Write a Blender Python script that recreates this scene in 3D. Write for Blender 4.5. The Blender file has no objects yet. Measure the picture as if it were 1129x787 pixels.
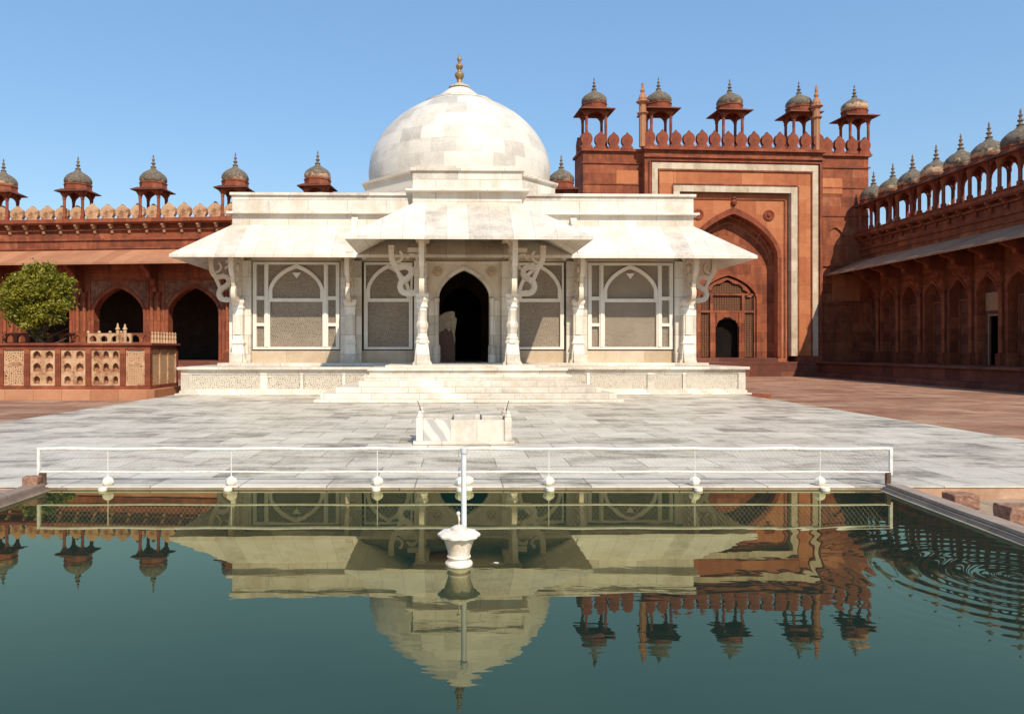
import bpy, bmesh, math, random
from mathutils import Vector, Matrix
random.seed(7)
R = math.radians
sc = bpy.context.scene
col = sc.collection

# ------------------------------------------------------------------ camera, world, sun, exposure
F = 800.0                      # focal length in photo pixels (photo 1129 x 787)
CZ = 1.4                       # eye height above the marble court
cam_d = bpy.data.cameras.new("camera")
cam = bpy.data.objects.new("camera", cam_d); col.objects.link(cam)
cam_d.sensor_width = 36.0
cam_d.lens = 36.0 * F / 1129.0
cam_d.shift_x = (564.5 - 506.0) / 1129.0
cam_d.shift_y = -(393.5 - 385.0) / 1129.0
cam_d.clip_start = 0.05; cam_d.clip_end = 3000
cam.location = (0, 0, CZ); cam.rotation_euler = (R(90), 0, 0)
sc.camera = cam

SUN = Vector((0.39, -1.0, 1.0)).normalized()
world = bpy.data.worlds.new("World"); sc.world = world; world.use_nodes = True
wn = world.node_tree
bg = wn.nodes.get("Background") or wn.nodes.new("ShaderNodeBackground")
sky = wn.nodes.new("ShaderNodeTexSky"); sky.sky_type = 'NISHITA'; sky.sun_disc = False
sky.sun_elevation = math.asin(SUN.z)
sky.sun_rotation = math.atan2(SUN.x, SUN.y)
sky.altitude = 200; sky.air_density = 1.5; sky.dust_density = 0.2; sky.ozone_density = 3.5
hs = wn.nodes.new('ShaderNodeHueSaturation'); hs.inputs['Saturation'].default_value = 1.15
wn.links.new(sky.outputs[0], hs.inputs['Color']); hz = wn.nodes.new('ShaderNodeMix'); hz.data_type = 'RGBA'; hz.inputs[0].default_value = 0.5
hz.inputs[7].default_value = (1.50, 2.62, 4.45, 1)          # even dry-season haze over the whole sky
wn.links.new(hs.outputs[0], hz.inputs[6]); wn.links.new(hz.outputs[2], bg.inputs[0]); bg.inputs[1].default_value = 0.15
sl = bpy.data.lights.new("sun", 'SUN'); so = bpy.data.objects.new("sun", sl); col.objects.link(so)
sl.energy = 4.3; sl.angle = R(0.5); sl.color = (1.0, 0.90, 0.75)
so.rotation_euler = SUN.to_track_quat('Z', 'Y').to_euler(); so.location = (20, -40, 40)
sc.view_settings.view_transform = 'Standard'
sc.view_settings.look = 'None'
sc.view_settings.gamma = 1.0
sc.view_settings.exposure = 0.18
sc.cycles.max_bounces = 8; sc.cycles.transparent_max_bounces = 10
sc.cycles.diffuse_bounces = 3

# ------------------------------------------------------------------ materials
def new_mat(name):
    m = bpy.data.materials.new(name); m.use_nodes = True
    nt = m.node_tree; nt.nodes.clear()
    return m, nt
class NT:
    def __init__(s, nt): s.nt = nt
    def n(s, t, **kw):
        nd = s.nt.nodes.new(t)
        for k, v in kw.items(): setattr(nd, k, v)
        return nd
    def l(s, a, b): s.nt.links.new(a, b)
    def math(s, op, a, b=None, c=None, clamp=False):
        nd = s.n('ShaderNodeMath', operation=op); nd.use_clamp = clamp
        for i, x in enumerate((a, b, c)):
            if x is None: continue
            if isinstance(x, (int, float)): nd.inputs[i].default_value = x
            else: s.l(x, nd.inputs[i])
        return nd.outputs[0]
    def mix(s, fac, a, b, blend='MIX'):
        nd = s.n('ShaderNodeMix', data_type='RGBA', blend_type=blend)
        for sock, x in ((nd.inputs[0], fac), (nd.inputs[6], a), (nd.inputs[7], b)):
            if isinstance(x, (int, float)): sock.default_value = x
            elif isinstance(x, tuple): sock.default_value = (*x, 1) if len(x) == 3 else x
            else: s.l(x, sock)
        return nd.outputs[2]
    def ramp(s, fac, stops, interp='LINEAR'):
        nd = s.n('ShaderNodeValToRGB'); cr = nd.color_ramp; cr.interpolation = interp
        while len(cr.elements) > 1: cr.elements.remove(cr.elements[-1])
        for i, (p, c) in enumerate(stops):
            e = cr.elements[0] if i == 0 else cr.elements.new(p)
            e.position = p; e.color = (*c, 1) if len(c) == 3 else c
        s.l(fac, nd.inputs[0]); return nd.outputs[0]
    def noise(s, vec, scale, detail=4, rough=0.55, dist=0.0):
        nd = s.n('ShaderNodeTexNoise'); nd.inputs['Scale'].default_value = scale
        nd.inputs['Detail'].default_value = detail; nd.inputs['Roughness'].default_value = rough
        nd.inputs['Distortion'].default_value = dist
        s.l(vec, nd.inputs['Vector']); return nd.outputs['Fac']
    def scale_vec(s, vec, sx, sy, sz):
        nd = s.n('ShaderNodeVectorMath', operation='MULTIPLY'); nd.inputs[1].default_value = (sx, sy, sz)
        s.l(vec, nd.inputs[0]); return nd.outputs[0]
def coords(T, mode, rad=4.0):
    tc = T.n('ShaderNodeTexCoord'); obj = tc.outputs['Object']
    sp = T.n('ShaderNodeSeparateXYZ'); T.l(obj, sp.inputs[0])
    x, y, z = sp.outputs
    if mode == 'wall': u, v = T.math('ADD', x, y), z
    elif mode in ('floor', 'eave'): u, v = x, y
    elif mode == 'cyl': u, v = T.math('MULTIPLY', T.math('ARCTAN2', y, x), rad), z
    cb = T.n('ShaderNodeCombineXYZ'); T.l(u, cb.inputs[0]); T.l(v, cb.inputs[1])
    return obj, cb.outputs[0], z
def stone(name, stops, bw=0.9, bh=0.45, mode='wall', mortar=0.006, rough=0.85, spread=0.55, stain=(0.25, (0.1, 0.05, 0.03)),
          bump=0.25, joint=0.55, rad=4.0, fine=14, streak=None, vary=0.12, spec=0.3, offset=0.5):
    m, nt = new_mat(name); T = NT(nt)
    obj, uv, z = coords(T, mode, rad)
    br = T.n('ShaderNodeTexBrick'); br.offset = offset
    br.inputs['Color1'].default_value = (0, 0, 0, 1); br.inputs['Color2'].default_value = (1, 1, 1, 1)
    br.inputs['Mortar'].default_value = (.5, .5, .5, 1)
    br.inputs['Scale'].default_value = 1; br.inputs['Brick Width'].default_value = bw; br.inputs['Row Height'].default_value = bh
    br.inputs['Mortar Size'].default_value = mortar; br.inputs['Mortar Smooth'].default_value = 0.2
    wob = T.n('ShaderNodeVectorMath', operation='ADD')
    T.l(uv, wob.inputs[0])
    T.l(uv, br.inputs['Vector'])
    big = T.noise(T.scale_vec(uv, 2.2, .55, 1), 0.8, 6, .62) if mode == 'wall' else T.noise(obj, 0.55, 5)
    med = T.noise(obj, 2.6, 5); fin = T.noise(obj, fine, 4, 0.7)
    bwv = T.n('ShaderNodeRGBToBW'); T.l(br.outputs['Color'], bwv.inputs[0])
    oi = T.n('ShaderNodeObjectInfo')
    f = T.math('MULTIPLY', bwv.outputs[0], spread)
    f = T.math('ADD', f, T.math('MULTIPLY', med, (1 - spread)))
    f = T.math('ADD', f, T.math('MULTIPLY', T.math('SUBTRACT', fin, 0.5), 0.55))
    f = T.math('ADD', f, T.math('MULTIPLY', T.math('SUBTRACT', oi.outputs['Random'], 0.5), vary))
    if streak:
        sv = T.scale_vec(uv, *streak[:3])
        f = T.math('ADD', f, T.math('MULTIPLY', T.math('SUBTRACT', T.noise(sv, 1.0, 6, 0.65, 0.6), 0.5), streak[3]))
    c = T.ramp(f, stops)
    sf = T.math('MULTIPLY', T.ramp(big, [(0.46, (0, 0, 0)), (0.72, (1, 1, 1))]), stain[0])
    c = T.mix(sf, c, stain[1])
    c = T.mix(T.math('MULTIPLY', br.outputs['Fac'], joint), c, tuple(x * 0.35 for x in stops[0][1]))
    bs = T.n('ShaderNodeBsdfPrincipled'); T.l(c, bs.inputs['Base Color'])
    bs.inputs['Roughness'].default_value = rough; bs.inputs['Specular IOR Level'].default_value = spec
    h = T.math('SUBTRACT', T.math('ADD', T.math('MULTIPLY', fin, 0.006), T.math('MULTIPLY', bwv.outputs[0], 0.004)), T.math('MULTIPLY', br.outputs['Fac'], 0.01))
    bp = T.n('ShaderNodeBump'); bp.inputs['Strength'].default_value = bump; bp.inputs['Distance'].default_value = 1.0
    T.l(h, bp.inputs['Height']); T.l(bp.outputs[0], bs.inputs['Normal'])
    o = T.n('ShaderNodeOutputMaterial'); T.l(bs.outputs[0], o.inputs[0])
    return m
def lattice(name, c1, c2, scale, solid, rand=0.35, mode='wall', rough=0.8, rot=0.0):
    """pierced stone: solid ribs around a fine net of round holes cut right through"""
    m, nt = new_mat(name); T = NT(nt)
    obj, uv, z = coords(T, mode)
    vo = T.n('ShaderNodeTexVoronoi', feature='DISTANCE_TO_EDGE'); vo.voronoi_dimensions = '2D'
    vo.inputs['Scale'].default_value = scale; vo.inputs['Randomness'].default_value = rand
    vr = T.n('ShaderNodeVectorRotate'); vr.inputs['Angle'].default_value = rot; T.l(uv, vr.inputs['Vector']); T.l(vr.outputs[0], vo.inputs['Vector'])
    hole = T.math('GREATER_THAN', vo.outputs['Distance'], solid)
    n1 = T.noise(obj, 1.1, 6); n2 = T.noise(obj, 9, 4)
    c = T.mix(T.math('ADD', T.math('MULTIPLY', n1, 0.7), T.math('MULTIPLY', n2, 0.35)), c1, c2)
    bs = T.n('ShaderNodeBsdfPrincipled'); T.l(c, bs.inputs['Base Color']); bs.inputs['Roughness'].default_value = rough
    tr = T.n('ShaderNodeBsdfTransparent')
    mx = T.n('ShaderNodeMixShader'); T.l(hole, mx.inputs[0]); T.l(bs.outputs[0], mx.inputs[1]); T.l(tr.outputs[0], mx.inputs[2])
    o = T.n('ShaderNodeOutputMaterial'); T.l(mx.outputs[0], o.inputs[0])
    return m
def plain(name, c1, c2, scale=6, rough=0.7, metal=0.0, bump=0.1):
    m, nt = new_mat(name); T = NT(nt)
    obj, uv, z = coords(T, 'wall')
    f = T.math('ADD', T.math('MULTIPLY', T.noise(obj, scale, 6, 0.65), 0.75), T.math('MULTIPLY', T.noise(obj, scale * 6, 3), 0.25))
    c = T.ramp(f, [(0.36, c1), (0.64, c2)])
    bs = T.n('ShaderNodeBsdfPrincipled'); T.l(c, bs.inputs['Base Color'])
    bs.inputs['Roughness'].default_value = rough; bs.inputs['Metallic'].default_value = metal; bs.inputs['Specular IOR Level'].default_value = 0.0 if rough > .85 else 0.4
    bp = T.n('ShaderNodeBump'); bp.inputs['Strength'].default_value = bump; bp.inputs['Distance'].default_value = 0.02
    T.l(f, bp.inputs['Height']); T.l(bp.outputs[0], bs.inputs['Normal'])
    o = T.n('ShaderNodeOutputMaterial'); T.l(bs.outputs[0], o.inputs[0])
    return m

RED = stone('red_sandstone', [(0.15, (.10, .028, .015)), (0.42, (.235, .062, .026)), (0.66, (.33, .098, .041)), (1.0, (.50, .21, .10))], 1.5, 0.62, spread=0.36, streak=(1.1, .22, 1, .5), stain=(.65, (.085, .032, .022)), vary=.06, joint=.7)
REDF = stone('red_sandstone_fine', [(0.15, (.12, .030, .017)), (0.48, (.255, .062, .027)), (1.0, (.43, .15, .07))], 0.8, 0.8, mortar=0.003, spread=0.25, stain=(.6, (.085, .032, .022)))
BUFF = stone('buff_sandstone', [(0.1, (.32, .090, .036)), (0.5, (.46, .155, .062)), (1.0, (.60, .26, .115))], 1.4, 0.9, mortar=0.004, spread=0.45, stain=(0.2, (.3, .09, .035)))
PINK = stone('eave_sandstone', [(0.1, (.33, .13, .062)), (0.5, (.45, .20, .10)), (1.0, (.56, .29, .16))], 0.95, 30, mode='eave', mortar=0.008, spread=0.5, stain=(0.35, (.18, .08, .05)), offset=0)
DUSK = stone('dull_sandstone', [(0.1, (.095, .030, .020)), (0.5, (.17, .056, .034)), (1.0, (.30, .125, .075))], 1.0, 0.55, spread=0.5, stain=(0.4, (.07, .035, .028)))
SLATE = stone('brown_eave', [(0.1, (.24, .125, .07)), (0.5, (.36, .20, .115)), (1.0, (.48, .30, .185))], 0.95, 30, mode='eave', offset=0, mortar=0.008, spread=0.5, stain=(0.3, (.15, .11, .1)))  # greyer brown twin of the left wing's eave stone
CREAM = stone('cream_carving', [(0.3, (.26, .11, .05)), (0.48, (.52, .31, .17)), (0.75, (.68, .47, .29))], 9, 9, mortar=0, fine=11, spread=0.1, bump=0.6, stain=(0.35, (.3, .15, .08)))
INLAY = stone('spandrel_inlay', [(0.3, (.13, .042, .024)), (0.52, (.21, .095, .052)), (0.75, (.34, .20, .12))], 9, 9, mortar=0, fine=7, spread=0.1, stain=(0.3, (.1, .05, .03)))
BAND = stone('white_inlay', [(0.15, (.28, .19, .115)), (0.42, (.52, .41, .28)), (0.8, (.68, .57, .43))], 0.7, 0.7, mortar=0.004, spread=0.35, stain=(0.5, (.33, .22, .13)))
MARB = stone('white_marble', [(0.1, (.40, .345, .28)), (0.30, (.58, .51, .42)), (0.50, (.71, .64, .535)), (0.85, (.81, .75, .655))], 1.25, 0.62, mortar=0.007, rough=0.5, spread=0.5,
             stain=(0.7, (.52, .40, .27)), bump=0.08, joint=0.65, streak=(0.9, 1.5, 1, 0.95), spec=0.4)
EAVEM = stone('marble_eave', [(0.1, (.38, .33, .265)), (0.32, (.57, .50, .41)), (0.52, (.70, .63, .525)), (0.9, (.80, .74, .645))], 0.58, 30, mode='eave', offset=0, mortar=0.006, rough=0.5, spread=0.36,
             stain=(0.5, (.58, .46, .33)), bump=0.08, joint=0.5, streak=(0.8, 1.4, 1, 0.8), spec=0.4)
DOMEM = stone('marble_dome', [(0.05, (.40, .36, .305)), (0.3, (.57, .51, .43)), (0.5, (.69, .63, .53)), (0.9, (.80, .745, .655))], 0.95, 0.55, mode='cyl', rad=3.8, mortar=0.005, rough=0.45, spread=0.46,
             stain=(0.35, (.62, .52, .40)), bump=0.08, joint=0.35, streak=(0.6, 1.5, 1, 0.45), spec=0.4)
CARVE = stone('carved_marble', [(0.1, (.46, .35, .23)), (0.4, (.64, .53, .40)), (0.9, (.76, .68, .555))], 9, 9, mortar=0, rough=0.6, fine=12, spread=0.1, stain=(0.5, (.55, .40, .25)), bump=0.3)
FRAMEM = stone('window_frame_marble', [(0.1, (.62, .56, .47)), (0.5, (.76, .70, .60)), (0.9, (.84, .79, .70))], 3, 3, mortar=0, rough=0.5, spread=0.1, stain=(0.3, (.55, .43, .3)), bump=0.1)
SHADM = stone('shaded_bay_marble', [(0.1, (.36, .255, .155)), (0.5, (.54, .42, .29)), (0.9, (.68, .57, .44))], 1.3, 0.8, mortar=0.004, rough=0.6, spread=0.35, stain=(0.6, (.46, .33, .2)), bump=0.1)  # darker, warmer marble copy; shade under the eaves put into its colour
FLOORM = stone('court_marble', [(0.14, (.20, .165, .12)), (0.30, (.40, .345, .265)), (0.46, (.59, .52, .41)), (0.8, (.75, .675, .545))], 0.9, 0.72, mode='floor', mortar=0.008, rough=0.4, spread=0.36,
             stain=(0.35, (.50, .43, .35)), bump=0.05, joint=0.7, streak=(1.3, 3.0, 1, 1.3), spec=0.3)
GROUND = stone('red_paving', [(0.15, (.17, .07, .04)), (0.5, (.31, .15, .09)), (0.85, (.46, .27, .17))], 1.3, 0.8, mode='floor', mortar=0.02, rough=0.9, spread=0.4, stain=(0.5, (.40, .26, .17)), bump=0.15, joint=0.5, streak=(.35, 1.2, 1, .9))
TERR = stone('pool_terrace_stone', [(0.1, (.26, .16, .10)), (0.5, (.42, .30, .20)), (0.9, (.54, .42, .30))], 0.8, 0.5, mode='floor', mortar=0.012, spread=0.4, stain=(0.5, (.30, .16, .09)), bump=0.4)
EDGE = stone('court_edge_stone', [(0.1, (.34, .17, .09)), (0.5, (.58, .38, .25)), (0.9, (.70, .52, .38))], 1.1, 0.4, spread=0.4, stain=(0.6, (.20, .09, .05)), bump=0.5)
CURB = stone('pool_curb_stone', [(0.1, (.16, .11, .08)), (0.5, (.31, .225, .17)), (0.9, (.44, .34, .27))], 1.7, 30, mortar=0.008, spread=0.35, stain=(0.5, (.10, .075, .05)), bump=0.4)
BLOCK = plain('granular_red_stone', (.18, .085, .055), (.40, .235, .165), 22, 0.95, bump=0.5)
DOMEK = None
def kiosk_dome_mat():
    m, nt = new_mat('limewashed_dome'); T = NT(nt)
    obj, uv, z = coords(T, 'cyl', 0.8)
    oi = T.n('ShaderNodeObjectInfo'); rnd = oi.outputs['Random']
    off = T.n('ShaderNodeVectorMath', operation='ADD'); T.l(obj, off.inputs[0])
    cb = T.n('ShaderNodeCombineXYZ'); r20 = T.math('MULTIPLY', rnd, 40); T.l(r20, cb.inputs[0]); T.l(r20, cb.inputs[1]); T.l(cb.outputs[0], off.inputs[1])
    n1 = T.noise(off.outputs[0], 2.6, 5); n2 = T.noise(off.outputs[0], 9, 4)
    base = T.ramp(n2, [(0.3, (.34, .17, .085)), (0.5, (.52, .32, .18)), (0.7, (.60, .43, .28))])
    lich = T.ramp(n2, [(0.3, (.048, .042, .032)), (0.52, (.10, .088, .066)), (0.72, (.21, .17, .12))])
    f = T.math('ADD', n1, T.math('MULTIPLY', T.math('SUBTRACT', z, 0.15), 0.9))
    f = T.math('ADD', f, T.math('MULTIPLY', T.math('SUBTRACT', rnd, 0.55), 0.35))
    k = T.ramp(f, [(0.42, (0, 0, 0)), (0.52, (1, 1, 1))])
    c = T.mix(T.math('MULTIPLY', k, 0.9), base, lich)
    bs = T.n('ShaderNodeBsdfPrincipled'); T.l(c, bs.inputs['Base Color']); bs.inputs['Roughness'].default_value = 0.9
    o = T.n('ShaderNodeOutputMaterial'); T.l(bs.outputs[0], o.inputs[0])
    return m
DOMEK = kiosk_dome_mat()
FINK = plain('dark_finial_stone', (.12, .085, .06), (.26, .19, .13), 8, 0.85)
FINM = plain('bronze_finial', (.20, .12, .05), (.42, .28, .13), 8, 0.45, 0.3)
JALI = lattice('marble_lattice', (.19, .145, .10), (.50, .405, .305), 20, 0.18, 0.7, rot=.785)
JALIP = lattice('carved_plinth_lattice', (.58, .48, .35), (.80, .72, .60), 17, 0.21, 0.95)
JALIR = lattice('red_lattice', (.20, .075, .035), (.34, .15, .07), 9, 0.10, 0.25)
JALIC = lattice('cream_lattice', (.50, .27, .13), (.66, .42, .24), 13, 0.24, 0.7)
DARK = plain('unlit_interior', (.035, .022, .016), (.06, .04, .028), 2, 0.9)  # near-black colour stands for the lack of light in the rooms
DEEP = plain('unlit_backing', (.012, .009, .008), (.02, .014, .012), 2, 0.95)  # deep shade behind openings, put into the colour as near-black
TANBACK = plain('tan_recess', (.32, .22, .13), (.48, .35, .22), 6, 0.9)
PAINT = plain('chipped_white_paint', (.62, .57, .50), (.84, .82, .78), 18, 0.5, bump=0.3)
PIPE = plain('grey_white_enamel', (.58, .57, .58), (.80, .79, .79), 9, 0.35)
RUST = plain('rusty_iron', (.07, .04, .025), (.16, .09, .055), 20, 0.8)
WIRE = plain('galvanised_wire', (.48, .46, .42), (.66, .64, .60), 10, 0.45, 0.4)
URN = stone('stained_marble', [(0.12, (.45, .22, .11)), (0.36, (.72, .56, .42)), (0.58, (.83, .77, .68))], 9, 9, mortar=0, fine=40, spread=0.05, rough=0.5, streak=(30, 3, 1, .8), stain=(0.5, (.55, .28, .14)), bump=0.15)
PALEIN = plain('pale_interior', (.30, .22, .15), (.52, .42, .31), 8, 0.9)  # tone of the invented lit interior piece in the tomb doorway
WOOD = plain('brown_wood', (.10, .045, .03), (.18, .085, .05), 12, 0.6)
BARK = plain('bark', (.07, .05, .035), (.14, .10, .07), 10, 0.95, bump=0.6)
def leaf_mat():
    m, nt = new_mat('leaf'); T = NT(nt)
    obj, uv, z = coords(T, 'wall')
    f = T.math('ADD', T.math('MULTIPLY', T.noise(obj, 1.6, 3), 0.6), T.math('MULTIPLY', T.noise(obj, 14, 2), 0.45))
    c = T.ramp(f, [(0.36, (.05, .062, .008)), (0.47, (.19, .185, .014)), (0.65, (.38, .33, .028))])
    d = T.n('ShaderNodeBsdfPrincipled'); T.l(c, d.inputs['Base Color']); d.inputs['Roughness'].default_value = 0.55
    t = T.n('ShaderNodeBsdfTranslucent'); T.l(T.mix(0.5, c, (.22, .24, .02)), t.inputs[0])
    mx = T.n('ShaderNodeMixShader'); mx.inputs[0].default_value = 0.3; T.l(d.outputs[0], mx.inputs[1]); T.l(t.outputs[0], mx.inputs[2])
    o = T.n('ShaderNodeOutputMaterial'); T.l(mx.outputs[0], o.inputs[0]); return m
LEAF = leaf_mat()
def water_mat():
    m, nt = new_mat('pool_water'); T = NT(nt)
    tc = T.n('ShaderNodeTexCoord'); obj = tc.outputs['Object']
    sp = T.n('ShaderNodeSeparateXYZ'); T.l(obj, sp.inputs[0]); x, y, z = sp.outputs
    # rings spreading from a drip near the right-hand curb
    dx = T.math('SUBTRACT', x, 3.5); dy = T.math('SUBTRACT', y, 4.55)
    r = T.math('SQRT', T.math('ADD', T.math('MULTIPLY', dx, dx), T.math('MULTIPLY', dy, dy)))
    wob = T.math('MULTIPLY', T.noise(obj, 1.6, 1), 0.10)
    rr = T.math('ADD', r, wob)
    s = T.math('SINE', T.math('MULTIPLY', rr, 2 * math.pi / 0.14))
    amp = T.math('MULTIPLY', T.math('POWER', 2.718, T.math('MULTIPLY', r, -1.35)), 0.0013)
    patch = T.ramp(T.noise(T.scale_vec(obj, 1, 1, 1), 1.3, 3), [(0.36, (.35, .35, .35)), (0.6, (1, 1, 1))])
    fade = T.ramp(r, [(0.0, (1, 1, 1)), (1.0, (.8, .8, .8))]); fade2 = T.ramp(T.math('MULTIPLY', r, .5), [(.45, (1, 1, 1)), (.95, (0, 0, 0))])
    ring = T.math('MULTIPLY', T.math('MULTIPLY', T.math('MULTIPLY', s, amp), patch), fade2)
    # gentle swell, livelier to the right
    w1 = T.noise(T.scale_vec(obj, 0.55, 1.6, 1), 1.6, 2, 0.4)
    w2 = T.noise(T.scale_vec(obj, 0.8, 2.4, 1), 3.6, 2, 0.45)
    side = T.ramp(T.math('MULTIPLY_ADD', x, 0.12, 0.5), [(0.3, (.3, .3, .3)), (0.6, (.4, .4, .4)), (0.85, (.6, .6, .6))])
    near = T.ramp(T.math('MULTIPLY', y, 0.1), [(0.30, (1.1, 1.1, 1.1)), (0.40, (.8, .8, .8)), (0.47, (.3, .3, .3)), (0.72, (.10, .10, .10))])
    w3 = T.noise(T.scale_vec(obj, 1, 2, 1), 11, 2, .5)
    h = T.math('ADD', T.math('MULTIPLY', w1, 0.0034), T.math('ADD', T.math('MULTIPLY', w2, 0.0013), T.math('MULTIPLY', w3, 0.00012)))
    h = T.math('MULTIPLY', T.math('MULTIPLY', h, side), near)
    h = T.math('ADD', h, ring)
    bp = T.n('ShaderNodeBump'); bp.inputs['Strength'].default_value = 1; bp.inputs['Distance'].default_value = 1; T.l(h, bp.inputs['Height'])
    gl = T.n('ShaderNodeBsdfGlossy'); gl.inputs['Roughness'].default_value = 0.0; gl.inputs[0].default_value = (1.0, .95, .58, 1)
    T.l(bp.outputs[0], gl.inputs['Normal'])
    df = T.n('ShaderNodeBsdfDiffuse')
    c = T.ramp(T.noise(obj, 0.5, 3), [(0.35, (.004, .020, .016)), (0.65, (.010, .029, .020))]); T.l(c, df.inputs[0])
    fr = T.n('ShaderNodeFresnel'); fr.inputs[0].default_value = 1.95; T.l(bp.outputs[0], fr.inputs['Normal'])
    mx = T.n('ShaderNodeMixShader'); T.l(fr.outputs[0], mx.inputs[0]); T.l(df.outputs[0], mx.inputs[1]); T.l(gl.outputs[0], mx.inputs[2])
    o = T.n('ShaderNodeOutputMaterial'); T.l(mx.outputs[0], o.inputs[0]); return m
WATER = water_mat()

# ------------------------------------------------------------------ mesh helpers
def arch_pts(cx, w, zs, za, n=12, point=0.28, cusps=0, cd=0.0):
    out = []
    N = n * 2
    for i in range(N + 1):
        t = -1 + 2 * i / N
        u = math.sin(math.pi / 2 * t)
        h = (1 - point) * math.sqrt(max(0, 1 - u * u)) + point * (1 - abs(u))
        k = 1.0
        if cusps: k = 1 - cd * (1 - abs(math.sin(math.pi * cusps * (i / N))))
        out.append((cx + w * u * k, zs + (za - zs) * h * k))
    return out
class MB:
    def __init__(s): s.v = []; s.f = []
    def face(s, pts):
        b = len(s.v); s.v += [tuple(p) for p in pts]; s.f.append(tuple(range(b, b + len(pts))))
    def box(s, x0, x1, y0, y1, z0, z1):
        b = len(s.v)
        s.v += [(x0, y0, z0), (x1, y0, z0), (x1, y1, z0), (x0, y1, z0), (x0, y0, z1), (x1, y0, z1), (x1, y1, z1), (x0, y1, z1)]
        s.f += [tuple(b + i for i in q) for q in ((0, 3, 2, 1), (4, 5, 6, 7), (0, 1, 5, 4), (1, 2, 6, 5), (2, 3, 7, 6), (3, 0, 4, 7))]
        return s
    def prism(s, poly, axis, t0, t1):
        def P(a, b, t): return {'x': (t, a, b), 'y': (a, t, b), 'z': (a, b, t)}[axis]
        b = len(s.v); n = len(poly)
        s.v += [P(a, c, t0) for a, c in poly] + [P(a, c, t1) for a, c in poly]
        s.f.append(tuple(range(b, b + n))); s.f.append(tuple(range(b + 2 * n - 1, b + n - 1, -1)))
        for i in range(n):
            j = (i + 1) % n; s.f.append((b + i, b + j, b + n + j, b + n + i))
        return s
    def lathe(s, prof, n=16, cx=0, cy=0, phase=0.0, lobes=0, ld=0.0, lz=None):
        b = len(s.v)
        for r, z in prof:
            for i in range(n):
                a = 2 * math.pi * i / n + phase
                k = 1.0
                if lobes and (lz is None or lz[0] <= z <= lz[1]): k = 1 + ld * math.cos(lobes * a)
                s.v.append((cx + r * k * math.cos(a), cy + r * k * math.sin(a), z))
        for j in range(len(prof) - 1):
            for i in range(n):
                i2 = (i + 1) % n
                s.f.append((b + j * n + i, b + j * n + i2, b + (j + 1) * n + i2, b + (j + 1) * n + i))
        s.f.append(tuple(b + i for i in reversed(range(n))))
        s.f.append(tuple(b + (len(prof) - 1) * n + i for i in range(n)))
        return s
    def tube(s, pts, r, n=8, r1=None):
        pts = [Vector(p) for p in pts]; b = len(s.v); m = len(pts)
        up = Vector((0, 0, 1))
        for k, p in enumerate(pts):
            d = (pts[min(k + 1, m - 1)] - pts[max(k - 1, 0)]).normalized()
            a = d.cross(up)
            if a.length < 1e-3: a = d.cross(Vector((1, 0, 0)))
            a.normalize(); c = d.cross(a)
            rr = r if r1 is None else r + (r1 - r) * k / (m - 1)
            for i in range(n):
                t = 2 * math.pi * i / n
                s.v.append(tuple(p + a * math.cos(t) * rr + c * math.sin(t) * rr))
        for k in range(m - 1):
            for i in range(n):
                j = (i + 1) % n
                s.f.append((b + k * n + i, b + k * n + j, b + (k + 1) * n + j, b + (k + 1) * n + i))
        s.f.append(tuple(b + i for i in range(n))); s.f.append(tuple(b + (m - 1) * n + i for i in range(n)))
        return s
    def strip(s, inner, outer, y0, y1):
        """solid band between two open curves of (x,z) points"""
        n = len(inner)
        for i in range(n - 1):
            a, b2, c, d = inner[i], inner[i + 1], outer[i + 1], outer[i]
            for y in (y0, y1): s.face([(a[0], y, a[1]), (b2[0], y, b2[1]), (c[0], y, c[1]), (d[0], y, d[1])])
            s.face([(a[0], y0, a[1]), (b2[0], y0, b2[1]), (b2[0], y1, b2[1]), (a[0], y1, a[1])])
            s.face([(d[0], y0, d[1]), (c[0], y0, c[1]), (c[0], y1, c[1]), (d[0], y1, d[1])])
        for i in (0, n - 1):
            a, d = inner[i], outer[i]
            s.face([(a[0], y0, a[1]), (d[0], y0, d[1]), (d[0], y1, d[1]), (a[0], y1, a[1])])
        return s
    def ribbon(s, pts, w, y0, y1, closed=False):
        """flat scroll of width w following (x,z) points"""
        inn, out = [], []; m = len(pts)
        for k in range(m):
            p = Vector(pts[k]); d = (Vector(pts[min(k + 1, m - 1)]) - Vector(pts[max(k - 1, 0)])).normalized()
            nrm = Vector((-d.y, d.x)); inn.append(tuple(p - nrm * w / 2)); out.append(tuple(p + nrm * w / 2))
        return s.strip(inn, out, y0, y1)
    def arch_panel(s, x0, x1, z0, z1, cx, w, zb, zs, za, y0, y1, point=0.28, n=12, cusps=0, cd=0.0):
        ap = arch_pts(cx, w, zs, za, n, point, cusps, cd)
        curve = [(cx - w, zb)] + ap + [(cx + w, zb)]
        for y in (y0, y1):
            s.face([(x0, y, z0), (cx - w, y, z0), (cx - w, y, z1), (x0, y, z1)])
            s.face([(cx + w, y, z0), (x1, y, z0), (x1, y, z1), (cx + w, y, z1)])
            if zb > z0 + 1e-4: s.face([(cx - w, y, z0), (cx + w, y, z0), (cx + w, y, zb), (cx - w, y, zb)])
            for i in range(len(ap) - 1):
                a, b = ap[i], ap[i + 1]
                s.face([(a[0], y, a[1]), (b[0], y, b[1]), (b[0], y, z1), (a[0], y, z1)])
        for i in range(len(curve) - 1):
            a, b = curve[i], curve[i + 1]
            s.face([(a[0], y0, a[1]), (b[0], y0, b[1]), (b[0], y1, b[1]), (a[0], y1, a[1])])
        if zb > z0 + 1e-4: s.face([(cx - w, y0, zb), (cx + w, y0, zb), (cx + w, y1, zb), (cx - w, y1, zb)])
        s.face([(x0, y0, z1), (x1, y0, z1), (x1, y1, z1), (x0, y1, z1)])
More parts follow.
